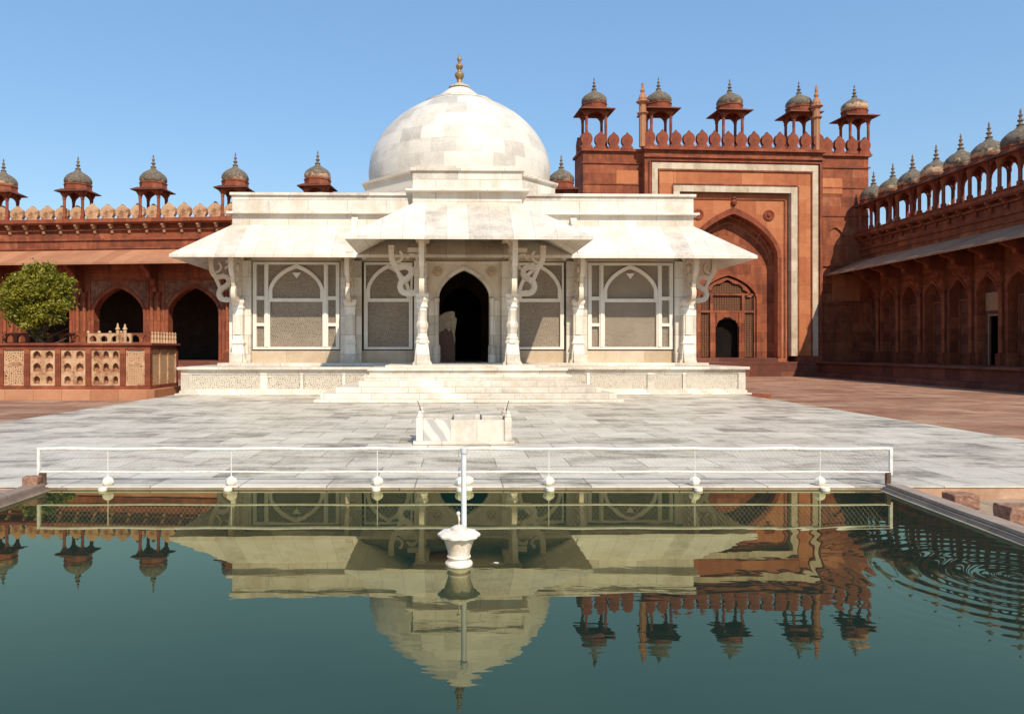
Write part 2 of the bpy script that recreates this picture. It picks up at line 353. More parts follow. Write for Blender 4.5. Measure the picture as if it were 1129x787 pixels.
        for x in (x0, x1): s.face([(x, y0, z0), (x, y1, z0), (x, y1, z1), (x, y0, z1)])
        return s
    def hip(s, ix, iy0, iy1, iz, ox, oy0, oy1, oz, th):
        """sloping slab round a rectangle: inner half-width ix, y from iy0 to iy1, outer likewise"""
        I = [(-ix, iy0, iz), (ix, iy0, iz), (ix, iy1, iz), (-ix, iy1, iz)]
        O = [(-ox, oy0, oz), (ox, oy0, oz), (ox, oy1, oz), (-ox, oy1, oz)]
        dn = lambda p, d: (p[0], p[1], p[2] - d)
        for i in range(4):
            j = (i + 1) % 4
            s.face([O[i], O[j], I[j], I[i]]); s.face([dn(O[i], th), dn(O[j], th), dn(I[j], th * 2.2), dn(I[i], th * 2.2)])
            s.face([O[i], O[j], dn(O[j], th), dn(O[i], th)])
        return s
    def build(s, name, mat, parent=None, smooth=False, bevel=0, merge=True, loc=None, rz=0):
        me = bpy.data.meshes.new(name); me.from_pydata(s.v, [], s.f); me.update()
        bm = bmesh.new(); bm.from_mesh(me)
        if merge: bmesh.ops.remove_doubles(bm, verts=bm.verts, dist=1e-5)
        bmesh.ops.recalc_face_normals(bm, faces=bm.faces)
        bm.to_mesh(me); bm.free()
        me.materials.append(mat)
        if smooth: me.shade_smooth()
        o = bpy.data.objects.new(name, me); col.objects.link(o)
        if parent: o.parent = parent
        if loc: o.location = loc
        if rz: o.rotation_euler = (0, 0, rz)
        if bevel:
            b = o.modifiers.new('bevel', 'BEVEL'); b.width = bevel; b.segments = 2; b.limit_method = 'ANGLE'; b.angle_limit = R(40)
        if smooth:
            try: me.set_sharp_from_angle(angle=R(38))
            except Exception: pass
        return o
def tag(o, label, cat, group=None):
    o['label'] = label; o['category'] = cat
    if group: o['group'] = group
    return o
def thing(name, label, cat, loc=(0, 0, 0), rz=0, group=None):
    o = bpy.data.objects.new(name, None); col.objects.link(o); o.empty_display_size = 0.3
    o.location = loc; o.rotation_euler = (0, 0, rz)
    return tag(o, label, cat, group)
def struct(o, kind='structure'):
    o['kind'] = kind; return o
KIDS = {}
def copy_part(o, parent, loc, rz=None):
    c = o.copy(); col.objects.link(c); c.parent = parent; c.location = loc
    if o.name.startswith('merlon'): c.scale = (random.uniform(.94, 1.02), 1, random.uniform(.93, 1.04)); c.rotation_euler = (random.uniform(-.03, .03), random.uniform(-.012, .012), 0)
    if o.name.startswith('domed_kiosk'): c.rotation_euler = (random.uniform(-.008, .008), random.uniform(-.008, .008), random.uniform(-.02, .02))
    if rz is not None: c.rotation_euler = (c.rotation_euler[0], 0, rz)
    for ch in o.children:
        d = ch.copy(); col.objects.link(d); d.parent = c
    return c
def catmull(pts, n=6):
    out = []; m = len(pts)
    for i in range(m - 1):
        p0, p1, p2, p3 = (Vector(pts[max(i - 1, 0)]), Vector(pts[i]), Vector(pts[i + 1]), Vector(pts[min(i + 2, m - 1)]))
        for k in range(n):
            t = k / n
            out.append(tuple(0.5 * ((2 * p1) + (p2 - p0) * t + (2 * p0 - 5 * p1 + 4 * p2 - p3) * t * t + (3 * p1 - p0 - 3 * p2 + p3) * t ** 3)))
    out.append(tuple(pts[-1])); return out

# ------------------------------------------------------------------ the setting: ground, court, pool
GZ = -0.30           # red paved ground
WZ = -0.03           # water level
FY = 7.40            # front edge of the marble court
CX = 8.75            # half width of the court
def px(y): return 4.27 - (FY - y) * 0.075        # the right-hand pool side runs slightly askew
g = MB()
for (x0, x1, y0, y1) in ((-400, -CX - .02, -60, 900), (CX + .02, 400, -60, 900), (-CX - .02, CX + .02, 44, 900)):
    g.face([(x0, y0, GZ), (x1, y0, GZ), (x1, y1, GZ), (x0, y1, GZ)])
struct(g.build('ground', GROUND, merge=False))
p = MB(); p.box(-CX, CX, FY + .16, 44, GZ - .2, 0)
struct(p.build('marble_court', FLOORM))
e = MB(); e.box(-CX, CX, FY, FY + .158, -.012, .002)
struct(e.build('court_nosing', FLOORM, bevel=0.004))
e = MB(); e.box(-CX, CX, FY + .012, FY + .159, -1.2, -.013)
struct(e.build('court_edge', EDGE))
e = MB(); e.box(-4.2, px(FY) + .1, FY + .006, FY + .0118, -1.2, -.014)
struct(e.build('pool_edge', CURB))
w = MB(); w.face([(-4.14, -2.0, WZ), (px(-2.0), -2.0, WZ), (px(FY), FY + .0055, WZ), (-4.14, FY + .0055, WZ)])
struct(w.build('pool_water', WATER))
t = MB()
TZ = -.125
t.face([(-CX, -4, TZ), (-4.2, -4, TZ), (-4.2, FY + .0115, TZ), (-CX, FY + .0115, TZ)])
t.face([(px(-4) + .06, -4, TZ), (CX, -4, TZ), (CX, FY + .0115, TZ), (px(FY) + .06, FY + .0115, TZ)])
struct(t.build('pool_terrace', TERR, merge=False))
def curb(name, xf, sgn):
    m = MB()
    sec = [(0, -1.2), (.0, -.035), (.035, -.03), (.04, .0), (.07, .004), (.075, .035), (.24, .03), (.24, -.3), (.2, -1.2)]
    ys = [-2 + (FY - .02 + 2) * k / 24 for k in range(25)]
    rows = []
    for y in ys:
        j = random.uniform(-.006, .006)
        rows.append([(xf(y) + sgn * (a + j), y, b + random.uniform(-.003, .003)) for a, b in sec])
    n = len(sec)
    for k in range(24):
        for i in range(n):
            i2 = (i + 1) % n
            m.face([rows[k][i], rows[k][i2], rows[k + 1][i2], rows[k + 1][i]])
    m.face(rows[0]); m.face(rows[-1])
    return struct(m.build(name, CURB))
curb('pool_curb', lambda y: -4.14, -1)
curb('pool_curb', lambda y: px(y), 1)

# ------------------------------------------------------------------ domed kiosks (chhatris), shared meshes
def kiosk_proto(H, ex=1.0, ey=.86, pxh=.58, pyh=.46, rd=.76, nk=.6):
    """a four-pillared kiosk; its base at z = 0; returned unparented, to be moved and copied"""
    st = REDF
    m = MB()
    for k in range(4):                                       # arched beams on the four sides
        ln, off = (pxh, pyh) if k % 2 == 0 else (pyh, pxh)
        sub = MB(); sub.arch_panel(-ln - .09, ln + .09, H - .42, H + .14, 0, ln - .08, H - .42, H - .38, H + .04, -off - .07, -off + .05, 0.3, 6)
        a = k * math.pi / 2; ca, sa = math.cos(a), math.sin(a)
        b = len(m.v); m.v += [(x * ca - y * sa, x * sa + y * ca, z) for x, y, z in sub.v]
        m.f += [tuple(b + i for i in f) for f in sub.f]
    m.lathe([(rd + .07, H + .18), (rd + .07, H + .26), (rd + .02, H + .28), (rd + .02, H + nk - .10), (rd + .06, H + nk - .08), (rd + .06, H + nk - .02), (rd, H + nk)], 8, phase=math.pi / 8)
    m.box(-pxh - .1, pxh + .1, -pyh - .1, pyh + .1, H + .141, H + .21)
    root = m.build('domed_kiosk', st)
    e = MB()
    I = [(-pxh - .14, -pyh - .14, H + .25), (pxh + .14, -pyh - .14, H + .25), (pxh + .14, pyh + .14, H + .25), (-pxh - .14, pyh + .14, H + .25)]
    O = [(-ex, -ey, H + .10), (ex, -ey, H + .10), (ex, ey, H + .10), (-ex, ey, H + .10)]
    dn = lambda p, d: (p[0], p[1], p[2] - d)
    for i in range(4):
        j = (i + 1) % 4
        e.face([O[i], O[j], I[j], I[i]]); e.face([dn(O[i], .05), dn(O[j], .05), dn(I[j], .09), dn(I[i], .09)]); e.face([O[i], O[j], dn(O[j], .05), dn(O[i], .05)])
    e.build('eave', DUSK, root)
    MB().box(-pxh - .18, pxh + .18, -pyh - .18, pyh + .18, 0, .06).build('base', st, root)
    for sx in (-1, 1):
        for sy in (-1, 1):
            q = MB(); cx, cy = sx * pxh, sy * pyh
            q.box(cx - .10, cx + .10, cy - .10, cy + .10, .062, .26)
            q.lathe([(.11, .26), (.088, .32), (.088, H - .38), (.10, H - .34), (.10, H - .27)], 8, cx, cy, math.pi / 8)
            q.prism([(cx + sx * .06, H - .34), (cx + sx * .12, H - .22), (cx + sx * .30, H + .06), (cx + sx * .06, H + .06)], 'y', cy - .04, cy + .04)
            q.build('pillar', st, root)
    prof = catmull([(rd - .04, H + .601), (rd + .015, H + .70), (rd + .02, H + .84), (rd - .04, H + 1.0), (rd - .18, H + 1.16), (.38, H + 1.30), (.33, H + 1.31), (.20, H + 1.42), (.12, H + 1.53), (.10, H + 1.6)], 4)
    d = MB(); d.lathe([(r, z - H - .6) for r, z in prof], 28, lobes=14, ld=.012)
    d.build('dome', DOMEK, root, smooth=True, loc=(0, 0, H + nk))
    fz = H + 1.0 + nk
    f = MB(); f.lathe([(.16, fz - .06), (.17, fz - .02), (.08, fz + .02), (.065, fz + .1), (.13, fz + .16), (.13, fz + .2), (.06, fz + .25), (.05, fz + .33), (.095, fz + .39), (.095, fz + .42), (.045, fz + .47), (.035, fz + .54), (.05, fz + .58), (.015, fz + .74)], 12)
    f.build('finial', FINK, root, smooth=True)
    return root
def merlon_mesh(w, h, th, mat):
    k = w
    half = [(.50, 0), (.50, .10), (.38, .16), (.35, .24), (.45, .34), (.48, .48), (.46, .63), (.36, .76), (.19, .85), (.10, .90), (.045, .95), (0, 1.0)]
    poly = [(x * k, z * h) for x, z in half] + [(-x * k, z * h) for x, z in reversed(half[:-1])]
    m = MB(); m.prism(poly, 'y', -th / 2, th / 2)
    return m
def corbel(h=.5, out=.42, w=.16):
    m = MB(); m.prism([(0, 0), (0, -h), (-.08, -h - .02), (-.14, -h * .8), (-.12, -h * .55), (-out * .6, -h * .5), (-out * .72, -h * .28), (-out, -h * .2), (-out, 0)], 'x', -w / 2, w / 2)
    return m
def along(kline, X0, Y0, th, yoff):
    """distance along a wing whose origin is X0,Y0 and yaw th at which photo column kline meets the line yoff behind the face"""
    k = (kline - 506.0) / F
    xo, yo = X0 - math.sin(th) * yoff, Y0 + math.cos(th) * yoff
    return (yo * k - xo) / (math.cos(th) - k * math.sin(th))

# ------------------------------------------------------------------ left arcade wing
LTH = R(-5.2); LX, LY = -8.5, 43.0
wing = thing('arcade_wing', 'sunlit red sandstone arcade wing with cream merlons and domed kiosks, left of the tomb', 'building', (LX, LY, 0), LTH)
x0, x1 = -44.0, 18.0
ROOF = 9.25
m = MB(); m.box(x0, x1, -2.6, 7, GZ - .1, .70); m.build('plinth', DUSK, wing)
a1 = along(131, LX, LY, LTH, 0); pitch = 4.72
m = MB()
cxs = [a1 + pitch * k for k in range(-8, 6)]
for i, c in enumerate(cxs):
    m.arch_panel(c - pitch / 2 + (.001), c + pitch / 2 - .001, .701, 6.05, c, 1.58, .701, 3.55, 5.12, 0, .55, 0.30)
    fr = MB(); fr.strip(arch_pts(c, 1.582, 3.55, 5.122, 12, .3), arch_pts(c, 1.74, 3.55, 5.36, 12, .3), -.06, -.002)
    fr.box(c - 1.74, c - 1.582, -.06, -.002, .702, 3.549); fr.box(c + 1.582, c + 1.74, -.06, -.002, .702, 3.549)
    fr.box(c - 1.92, c + 1.92, -.05, -.002, 5.56, 5.68)
    fr.box(c - 1.92, c - 1.80, -.05, -.002, .702, 5.559); fr.box(c + 1.80, c + 1.92, -.05, -.002, .702, 5.559)
    for sgn in (-1, 1):                                        # pale inlaid spandrels
        ap = arch_pts(c, 1.80, 3.6, 5.42, 12, .3)
        pts = [q for q in ap if (q[0] - c) * sgn >= .35 and q[1] > 4.0]
        pts.sort(key=lambda q: q[0] * sgn)
        poly = pts + [(c + sgn * 1.76, pts[-1][1]), (c + sgn * 1.76, 5.52), (pts[0][0], 5.52)]
        MB().prism(poly, 'y', -.03, -.002).build('inlaid_spandrel', INLAY, wing)
    fr.build('arch_moulding', REDF, wing)
m.build('arcade_wall', RED, wing)
m = MB(); m.box(x0, x1, 0.001, .6, 6.06, ROOF - .30); m.build('upper_wall', RED, wing)
for (a_, za_, zb_) in ((-.10, 8.02, 8.14), (-.06, 7.50, 7.58), (-.16, 8.6, 8.7)): MB().box(x0, x1, a_, -.001, za_, zb_).build('string_course', REDF, wing)
m = MB(); m.box(x0, x1, -.55, 7, ROOF - .22, ROOF); m.box(x0, x1, -.48, 7, ROOF - .29, ROOF - .221); m.build('roof', REDF, wing)
m = MB(); m.prism([(-.0, 7.42), (-.0, 7.22), (-2.45, 6.28), (-2.45, 6.40)], 'x', x0, x1); m.build('eave', PINK, wing)
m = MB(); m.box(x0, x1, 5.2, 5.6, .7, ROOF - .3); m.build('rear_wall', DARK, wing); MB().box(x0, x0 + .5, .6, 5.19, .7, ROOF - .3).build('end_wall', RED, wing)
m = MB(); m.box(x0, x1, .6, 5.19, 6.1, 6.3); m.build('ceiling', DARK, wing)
pil = None; brk = None
for c in cxs:
    for s in (0, 1):
        xx = c + pitch / 2 + (-.22 if s == 0 else .22)
        if pil is None:
            q = MB(); q.box(-.16, .16, -.24, -.002, .702, 1.3); q.lathe([(.13, 1.3), (.10, 1.42), (.10, 4.5), (.16, 4.6), (.16, 4.85)], 8, 0, -.10, math.pi / 8)
            pil = q.build('pilaster', RED, wing, loc=(xx, 0, 0))
        else: copy_part(pil, wing, (xx, 0, 0))
    xx = c + pitch / 2
    if brk is None:
        q = MB(); q.prism([(-.002, 6.05), (-.002, 4.86), (-.20, 4.86), (-.26, 5.1), (-.5, 5.2), (-.52, 5.5), (-1.0, 5.7), (-1.05, 5.9), (-1.6, 6.2), (-1.6, 6.5), (-.3, 6.9), (-.002, 6.9)], 'x', -.13, .13)
        brk = q.build('eave_bracket', REDF, wing, loc=(xx, 0, 0))
    else: copy_part(brk, wing, (xx, 0, 0))
cb0 = None
for k in range(57):
    xx = x0 + .6 + k * 1.1
    if xx > 17.5: break
    if cb0 is None: cb0 = corbel().build('corbel', CREAM, wing, loc=(xx, -.002, ROOF - .292))
    else: copy_part(cb0, wing, (xx, -.002, ROOF - .292))
mer = None
for k in range(62):
    xx = x0 + .5 + k * .98
    if xx > 12: break
    if mer is None: mer = merlon_mesh(.93, 1.06, .28, CREAM).build('merlon', CREAM, wing, loc=(xx, .35, ROOF + .001))
    else: copy_part(mer, wing, (xx, .35, ROOF + .001))
K1 = kiosk_proto(1.66); K1.parent = wing; first = True; KY = .30
for pxl in (-150, -75, 4, 86, 169, 259, 350):
    xx = along(pxl, LX, LY, LTH, KY)
    if first: K1.location = (xx, KY, ROOF + .002); first = False
    else: copy_part(K1, wing, (xx, KY, ROOF + .002))
xx = along(619, LX, LY, LTH, 2.6); copy_part(K1, wing, (xx, 2.6, ROOF + .002))
wx = along(217, LX, LY, LTH, 0)

# ------------------------------------------------------------------ right arcade wing (in its own shade)
RX = 25.8; RY0 = 46.4
rw = thing('arcade_wing', 'shaded red sandstone arcade wing with close row of domed kiosks and grey sloping eave', 'building', (RX, RY0, 0), R(-90))
RFR = 8.78
L = 42.0                                                   # local x runs towards the viewer
m = MB(); m.box(-.6, L, -3.3, 8, GZ - .1, .52); m.box(-.6, L, -3.42, 8, .521, .62); m.box(-.6, L, -3.7, -3.301, GZ - .1, -.08); m.build('plinth', DUSK, rw, bevel=.02)
pit = 2.03
acs = [RY0 - 25.8 * F / (v - 506.0) for v in (958.8,)]
acs = [acs[0] + pit * k for k in range(20)]
m = MB(); m.box(-.6, acs[0] - pit / 2, 0, .6, .621, 6.05)
for c in acs:
    m.arch_panel(c - pit / 2 + .001, c + pit / 2 - .001, .621, 6.05, c, .70, .621, 4.1, 5.0, 0, .62, 0.42)
    fr = MB(); fr.strip(arch_pts(c, .702, 4.1, 5.002, 10, .42), arch_pts(c, .79, 4.1, 5.14, 10, .42), -.05, -.002)
    fr.build('arch_moulding', REDF, rw)
    MB().box(c - .86, c + .86, -.04, -.002, 5.3, 5.4).build('label_moulding', REDF, rw)
m.build('arcade_wall', RED, rw)
inf = None
for i, c in enumerate(acs):
    if inf is None:
        q = MB(); q.box(-.69, .69, .53, .61, .622, 5.2); inf = q.build('infill_panel', DUSK, rw, loc=(c, 0, 0))
        fq = MB(); fq.box(-.69, .69, .47, .529, 3.9, 4.0); fq.box(-.69, -.60, .47, .529, .622, 3.899); fq.box(.60, .69, .47, .529, .622, 3.899); fq.box(-.03, .03, .49, .529, .622, 3.899)
        fq.box(-.69, .69, .47, .529, .63, 1.0); fq.build('panel_frame', RED, inf)
    elif i == 5:
        q = MB(); q.arch_panel(-.69, .69, .622, 5.2, .10, .50, .622, 3.0, 3.02, .45, .50, 0)
        dd = q.build('infill_panel', DUSK, rw, loc=(c, 0, 0))
        q = MB(); q.box(-.47, -.41, .38, .449, .622, 3.05); q.box(-.47, .64, .38, .449, 3.051, 3.12); q.build('door_frame', TERR, dd)
        q = MB(); q.box(-.68, .68, .42, .449, 3.3, 4.2); q.build('lattice_screen', JALIC, dd)
    else: copy_part(inf, rw, (c, 0, 0))
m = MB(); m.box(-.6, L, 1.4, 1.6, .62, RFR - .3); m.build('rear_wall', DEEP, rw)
m = MB(); m.box(-.6, L, 0.001, .6, 6.06, RFR - .30); m.build('upper_wall', RED, rw)
for (a_, za_, zb_) in ((-.10, 7.70, 7.80), (-.06, 7.34, 7.40), (-.16, 8.24, 8.34)): MB().box(-.6, L, a_, -.001, za_, zb_).build('string_course', REDF, rw)
m = MB(); m.box(-.6, L, -.45, 8, RFR - .22, RFR); m.box(-.6, L, -.38, 8, RFR - .29, RFR - .221); m.build('roof', REDF, rw)
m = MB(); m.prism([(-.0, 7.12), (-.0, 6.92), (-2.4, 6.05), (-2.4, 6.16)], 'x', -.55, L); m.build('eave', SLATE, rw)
pl2 = br2 = cb2 = None
for c in acs:
    xx = c + pit / 2
    if pl2 is None:
        q = MB(); q.box(-.17, .17, -.25, -.002, .622, 1.2); q.lathe([(.13, 1.2), (.10, 1.32), (.10, 4.5), (.16, 4.6), (.16, 4.85)], 8, 0, -.10, math.pi / 8)
        pl2 = q.build('pilaster', RED, rw, loc=(xx, 0, 0))
        q = MB(); q.prism([(-.002, 6.05), (-.002, 4.86), (-.20, 4.86), (-.26, 5.1), (-.5, 5.2), (-.52, 5.5), (-1.0, 5.7), (-1.05, 5.9), (-1.6, 6.1), (-1.6, 6.25), (-.3, 6.75), (-.002, 6.75)], 'x', -.12, .12)
        br2 = q.build('eave_bracket', REDF, rw, loc=(xx, 0, 0))
    else:
        copy_part(pl2, rw, (xx, 0, 0)); copy_part(br2, rw, (xx, 0, 0))
for k in range(34):
    xx = .2 + k * 1.01
    if cb2 is None: cb2 = corbel(.5, .36).build('corbel', REDF, rw, loc=(xx, -.002, RFR - .292))
    else: copy_part(cb2, rw, (xx, -.002, RFR - .292))
KX = 25.98; K3 = None
for i in range(11):
    d0 = KX * F / (984 - 506.0); d = d0 + 1.98 - 1.98 * i
    if K3 is None: K3 = kiosk_proto(1.56, .93, .85, .62, .50, .74, .46); K3.parent = rw; K3.location = (RY0 - d, KX - RX, RFR + .002)
    else: copy_part(K3, rw, (RY0 - d, KX - RX, RFR + .002))
mm = None
for k in range(30):
    xx = .3 + k * 1.0
    if mm is None: mm = merlon_mesh(.93, 1.25, .28, CREAM).build('merlon', CREAM, rw, loc=(xx, 3.4, RFR + .001))
    else: copy_part(mm, rw, (xx, 3.4, RFR + .001))

# ------------------------------------------------------------------ gateway
GX, GY = 17.05, 46.0
gate = thing('gateway', 'tall red sandstone gateway with an arched niche framed by white stone bands', 'gate', (GX, GY, 0), R(4.3))
s_ = F / GY
def gx(v): return (v - 802.5) / s_
def gz(v): return CZ + (385 - v) / s_
gc = .22; TOP = 13.75
for (xa, xb) in ((-9.33, -5.6), (5.9, 9.33)): MB().box(xa, xb, 0, 2.2, GZ - .1, TOP).build('side_tower', RED, gate)
m = MB()
m.box(-5.6, gc - 4.0, -.6, 6, GZ - .1, TOP); m.box(gc + 4.0, 5.9, -.6, 6, GZ - .1, TOP); m.box(gc - 4.0, gc + 4.0, -.6, 6, 11.6, TOP)
m.box(gc - 4, gc + 4, 3.4, 6, GZ - .1, 11.6); m.box(gc - 3.6, gc + 3.6, .21, 3.4, 10.3, 11.599)
m.build('centre_block', RED, gate)
for (xa, xb, za) in ((gc - 4.98, gc - 4.02, 1.0), (gc + 4.02, gc + 4.98, 1.0), (gc - 4.0, gc + 4.0, 11.62)): MB().box(xa, xb, -.615, -.598, za, 12.58).build('buff_panel', BUFF, gate)
m = MB(); m.box(gc - 5.36, gc - 5.0, -.64, -.598, .98, 12.98); m.box(gc + 5.0, gc + 5.36, -.64, -.598, .98, 12.98); m.box(gc - 4.999, gc + 4.999, -.64, -.598, 12.6, 12.98)
m.build('outer_white_band', BAND, gate)
m = MB(); m.box(gc - 4.0, gc - 3.6, -.66, -.1, .98, 11.6); m.box(gc + 3.6, gc + 4.0, -.66, -.1, .98, 11.6); m.box(gc - 3.599, gc + 3.599, -.66, -.1, 11.2, 11.6)
m.build('inner_white_band', BAND, gate)
for (xa, xb, za, zb) in ((gc - 5.55, gc - 5.45, 1.0, 13.06), (gc + 5.45, gc + 5.55, 1.0, 13.06), (gc - 4.97, gc - 4.90, 1.0, 12.5), (gc + 4.90, gc + 4.97, 1.0, 12.5), (gc - 4.09, gc - 4.02, 1.0, 11.61), (gc + 4.02, gc + 4.09, 1.0, 11.61),
                         (gc - 5.0, gc + 5.0, 12.501, 12.575), (gc - 5.55, gc + 5.55, 13.07, 13.15), (gc - 4.0, gc + 4.0, 11.62, 11.7)):
    MB().box(xa, xb, -.70, -.601, za, zb).build('frame_moulding', REDF, gate)
m = MB(); m.arch_panel(gc - 3.59, gc + 3.59, -.3, 11.19, gc, 2.93, -.3, 7.2, 10.05, -.30, .2, 0.34); m.build('arch_wall', BUFF, gate)
m = MB(); m.strip(arch_pts(gc, 2.86, 7.2, 9.92, 14, .34), arch_pts(gc, 3.12, 7.2, 10.32, 14, .34), -.36, -.302)
m.box(gc - 3.12, gc - 2.86, -.36, -.302, .9, 7.199); m.box(gc + 2.86, gc + 3.12, -.36, -.302, .9, 7.199)
m.box(gc - 3.4, gc - 3.3, -.36, -.302, .9, 10.9); m.box(gc + 3.3, gc + 3.4, -.36, -.302, .9, 10.9); m.box(gc - 3.3, gc + 3.3, -.36, -.302, 10.8, 10.9)
m.build('arch_moulding', REDF, gate)
# niche vault: loft from the front arch to the smaller one on the back wall
NB = .5
fa = [(gc - 2.93, -.3)] + arch_pts(gc, 2.93, 7.2, 10.05, 12, .34) + [(gc + 2.93, -.3)]
ba = [(gc - 2.68, -.3)] + arch_pts(gc, 2.68, 6.8, 9.3, 12, .34) + [(gc + 2.68, -.3)]
rows = []
for k in range(6):
    t_ = k / 5
    rows.append([(a[0] + (b[0] - a[0]) * t_, .19 + (NB - .19) * math.sin(t_ * math.pi / 2), a[1] + (b[1] - a[1]) * (1 - math.cos(t_ * math.pi / 2))) for a, b in zip(fa, ba)])
m = MB()
for k in range(5):
    for i in range(len(fa) - 1): m.face([rows[k][i], rows[k][i + 1], rows[k + 1][i + 1], rows[k + 1][i]])
m.build('niche_vault', RED, gate)
m = MB()                                                    # raised net of ribs on the vault
for i in range(3, len(fa) - 3, 4):
    m.tube([(r_[i][0], r_[i][1] - .01, r_[i][2] - .02) for r_ in rows], .045, 5)
for k in (2, 4): m.tube([(q[0], q[1] - .01, q[2] - .02) for q in rows[k][1:-1]], .04, 5)
m.build('vault_rib', BUFF, gate)
m = MB(); m.arch_panel(gc - 2.9, gc + 2.9, -.3, 9.6, gc, 1.9, .86, 4.6, 6.15, NB, NB + .3, 0.3); m.build('niche_back_wall', RED, gate)
m = MB(); m.strip(arch_pts(gc, 1.88, 4.6, 6.12, 12, .3), arch_pts(gc, 2.06, 4.6, 6.4, 12, .3), NB - .08, NB - .002)
m.box(gc - 2.06, gc - 1.88, NB - .08, NB - .002, .86, 4.599); m.box(gc + 1.88, gc + 2.06, NB - .08, NB - .002, .86, 4.599)
m.strip(arch_pts(gc, 1.45, 4.75, 5.85, 12, .3, 5, .12), arch_pts(gc, 1.62, 4.75, 6.02, 12, .3), NB + .05, NB + .12)
for xx in (-1.05, 1.05, -1.85, 1.85): m.box(gc + xx - .09, gc + xx + .09, NB + .04, NB + .16, .86, 5.0)
for zz in (3.75, 4.85): m.box(gc - 1.75, gc + 1.75, NB + .05, NB + .14, zz, zz + .14)
m.arch_panel(gc - .955, gc + .955, .86, 3.749, gc, .78, .86, 2.85, 3.5, NB + .06, NB + .17, .3, 14, 6, .1)
m.build('screen_frame', RED, gate)
for (xa, xb, za, zb) in ((-1.75, -1.15, .9, 3.74), (1.15, 1.75, .9, 3.74), (-.95, .95, 3.9, 4.84), (-1.75, -1.15, 3.9, 4.84), (1.15, 1.75, 3.9, 4.84), (-1.3, 1.3, 5.0, 5.7)):
    MB().box(gc + xa, gc + xb, NB + .18, NB + .2, za, zb).build('lattice_screen', JALIR, gate)
m = MB(); m.box(gc - 2.2, gc + 2.2, NB + .7, NB + .78, .5, 6.6); m.build('unlit_backing', DEEP, gate)  # black sheet standing in for the unlit depth behind the doorway
m = MB(); m.box(gc - 3.58, gc + 3.58, -.28, NB + .69, -.2, .85); m.box(-9.6, 9.6, -.95, -.602, GZ - .05, .40); m.box(-9.6, 9.6, -.85, -.602, .401, .62)
m.box(-9.6, -5.602, -.601, -.002, GZ - .05, .5); m.box(5.902, 9.6, -.601, -.002, GZ - .05, .5)
m.build('plinth', DUSK, gate, bevel=.02)
med = MB(); med.lathe([(.0, 0), (.34, 0.0), (.36, .05), (.27, .09), (.25, .05), (.13, .05), (.10, .12), (.02, .14)], 20)
mo = med.build('medallion', REDF, gate, loc=(gc + 2.3, -.3, gz(238))); mo.rotation_euler = (R(90), 0, 0)
mo2 = copy_part(mo, gate, (gc - 2.3, -.3, gz(238))); mo2.rotation_euler = (R(90), 0, 0)
m = MB(); m.lathe([(.05, 10.4), (.16, 10.5), (.19, 10.66), (.10, 10.8), (.16, 10.88), (.06, 11.0)], 12, gc, -.36); m.build('bud_boss', REDF, gate, smooth=True)
# cornices, raised courses and panels
m = MB()
m.box(-9.45, -5.6, -.18, 2.3, TOP + .001, TOP + .16); m.box(5.9, 9.45, -.18, 2.3, TOP + .001, TOP + .16); m.box(-5.72, 6.02, -.82, 6.1, TOP + .002, TOP + .18)
m.build('cornice', REDF, gate)
for (xa, xb, ya, za, zb) in ((-9.42, -5.601, -.08, 13.0, 13.1), (5.901, 9.42, -.08, 13.0, 13.1), (-5.66, 5.96, -.72, 13.3, 13.42), (-9.36, -5.601, -.05, 11.7, 11.77), (5.901, 9.36, -.05, 11.7, 11.77),
                             (-9.36, -5.601, -.05, 9.9, 9.97), (5.901, 9.36, -.05, 9.9, 9.97), (5.901, 9.36, -.05, 4.2, 4.3)):
    MB().box(xa, xb, ya, -.601 if ya < -.5 else -.001, za, zb).build('string_course', REDF, gate)
for (xa, xb, za, zb) in ((gx(677), gx(701), gz(206), gz(190)), (gx(909), gx(934), gz(212), gz(195)), (6.9, 8.9, 4.5, 6.2)): MB().box(xa, xb, -.03, -.001, za, zb).build('raised_panel', BUFF, gate)
m = MB(); m.arch_panel(6.2, 7.9, 6.7, 9.6, 7.05, .6, 6.9, 8.4, 9.2, -.12, -.001, .3); m.build('blind_niche', RED, gate)
gm = None
def gm_at(x, y):
    global gm
    if gm is None: gm = merlon_mesh(.76, 1.12, .26, RED).build('merlon', REDF, gate, loc=(x, y, TOP + .19))
    else: copy_part(gm, gate, (x, y, TOP + .19))
for k in range(14): gm_at(-5.6 + .42 + k * .84 - .12, -.55)
for k in range(4): gm_at(-9.1 + k * .86, .05)
for k in range(4): gm_at(6.55 + k * .84, .05)
for sx in (-9.2, 9.2):
    for k in range(2): copy_part(gm, gate, (sx, .75 + k * .84, TOP + .19), R(90))
K2 = kiosk_proto(2.45, 1.12, 1.0, .62, .50, .78); K2.parent = gate
for i, (v, yy) in enumerate(((655, .95), (726, .55), (804, .55), (881, .55), (942, .95))):
    xx = along(v, GX, GY, R(4.3), yy)
    if i == 0: K2.location = (xx, yy, TOP + .19)
    else: copy_part(K2, gate, (xx, yy, TOP + .19))
for v in (708.5, 900):
    xx = along(v, GX, GY, R(4.3), -.5)
    q = MB(); q.lathe([(.22, 13.95), (.22, 15.9), (.34, 16.02), (.34, 16.08), (.22, 16.12), (.21, 16.6), (.40, 16.72), (.40, 16.78), (.24, 16.84), (.26, 16.98), (.17, 17.2), (.10, 17.3), (.15, 17.45), (.08, 17.6)] + ([(.10, 17.75), (.02, 18.1)] if v > 800 else [(.07, 17.9)]), 8, phase=math.pi / 8)
    q.build('pinnacle', PINK, gate, loc=(xx, -.5, 0))

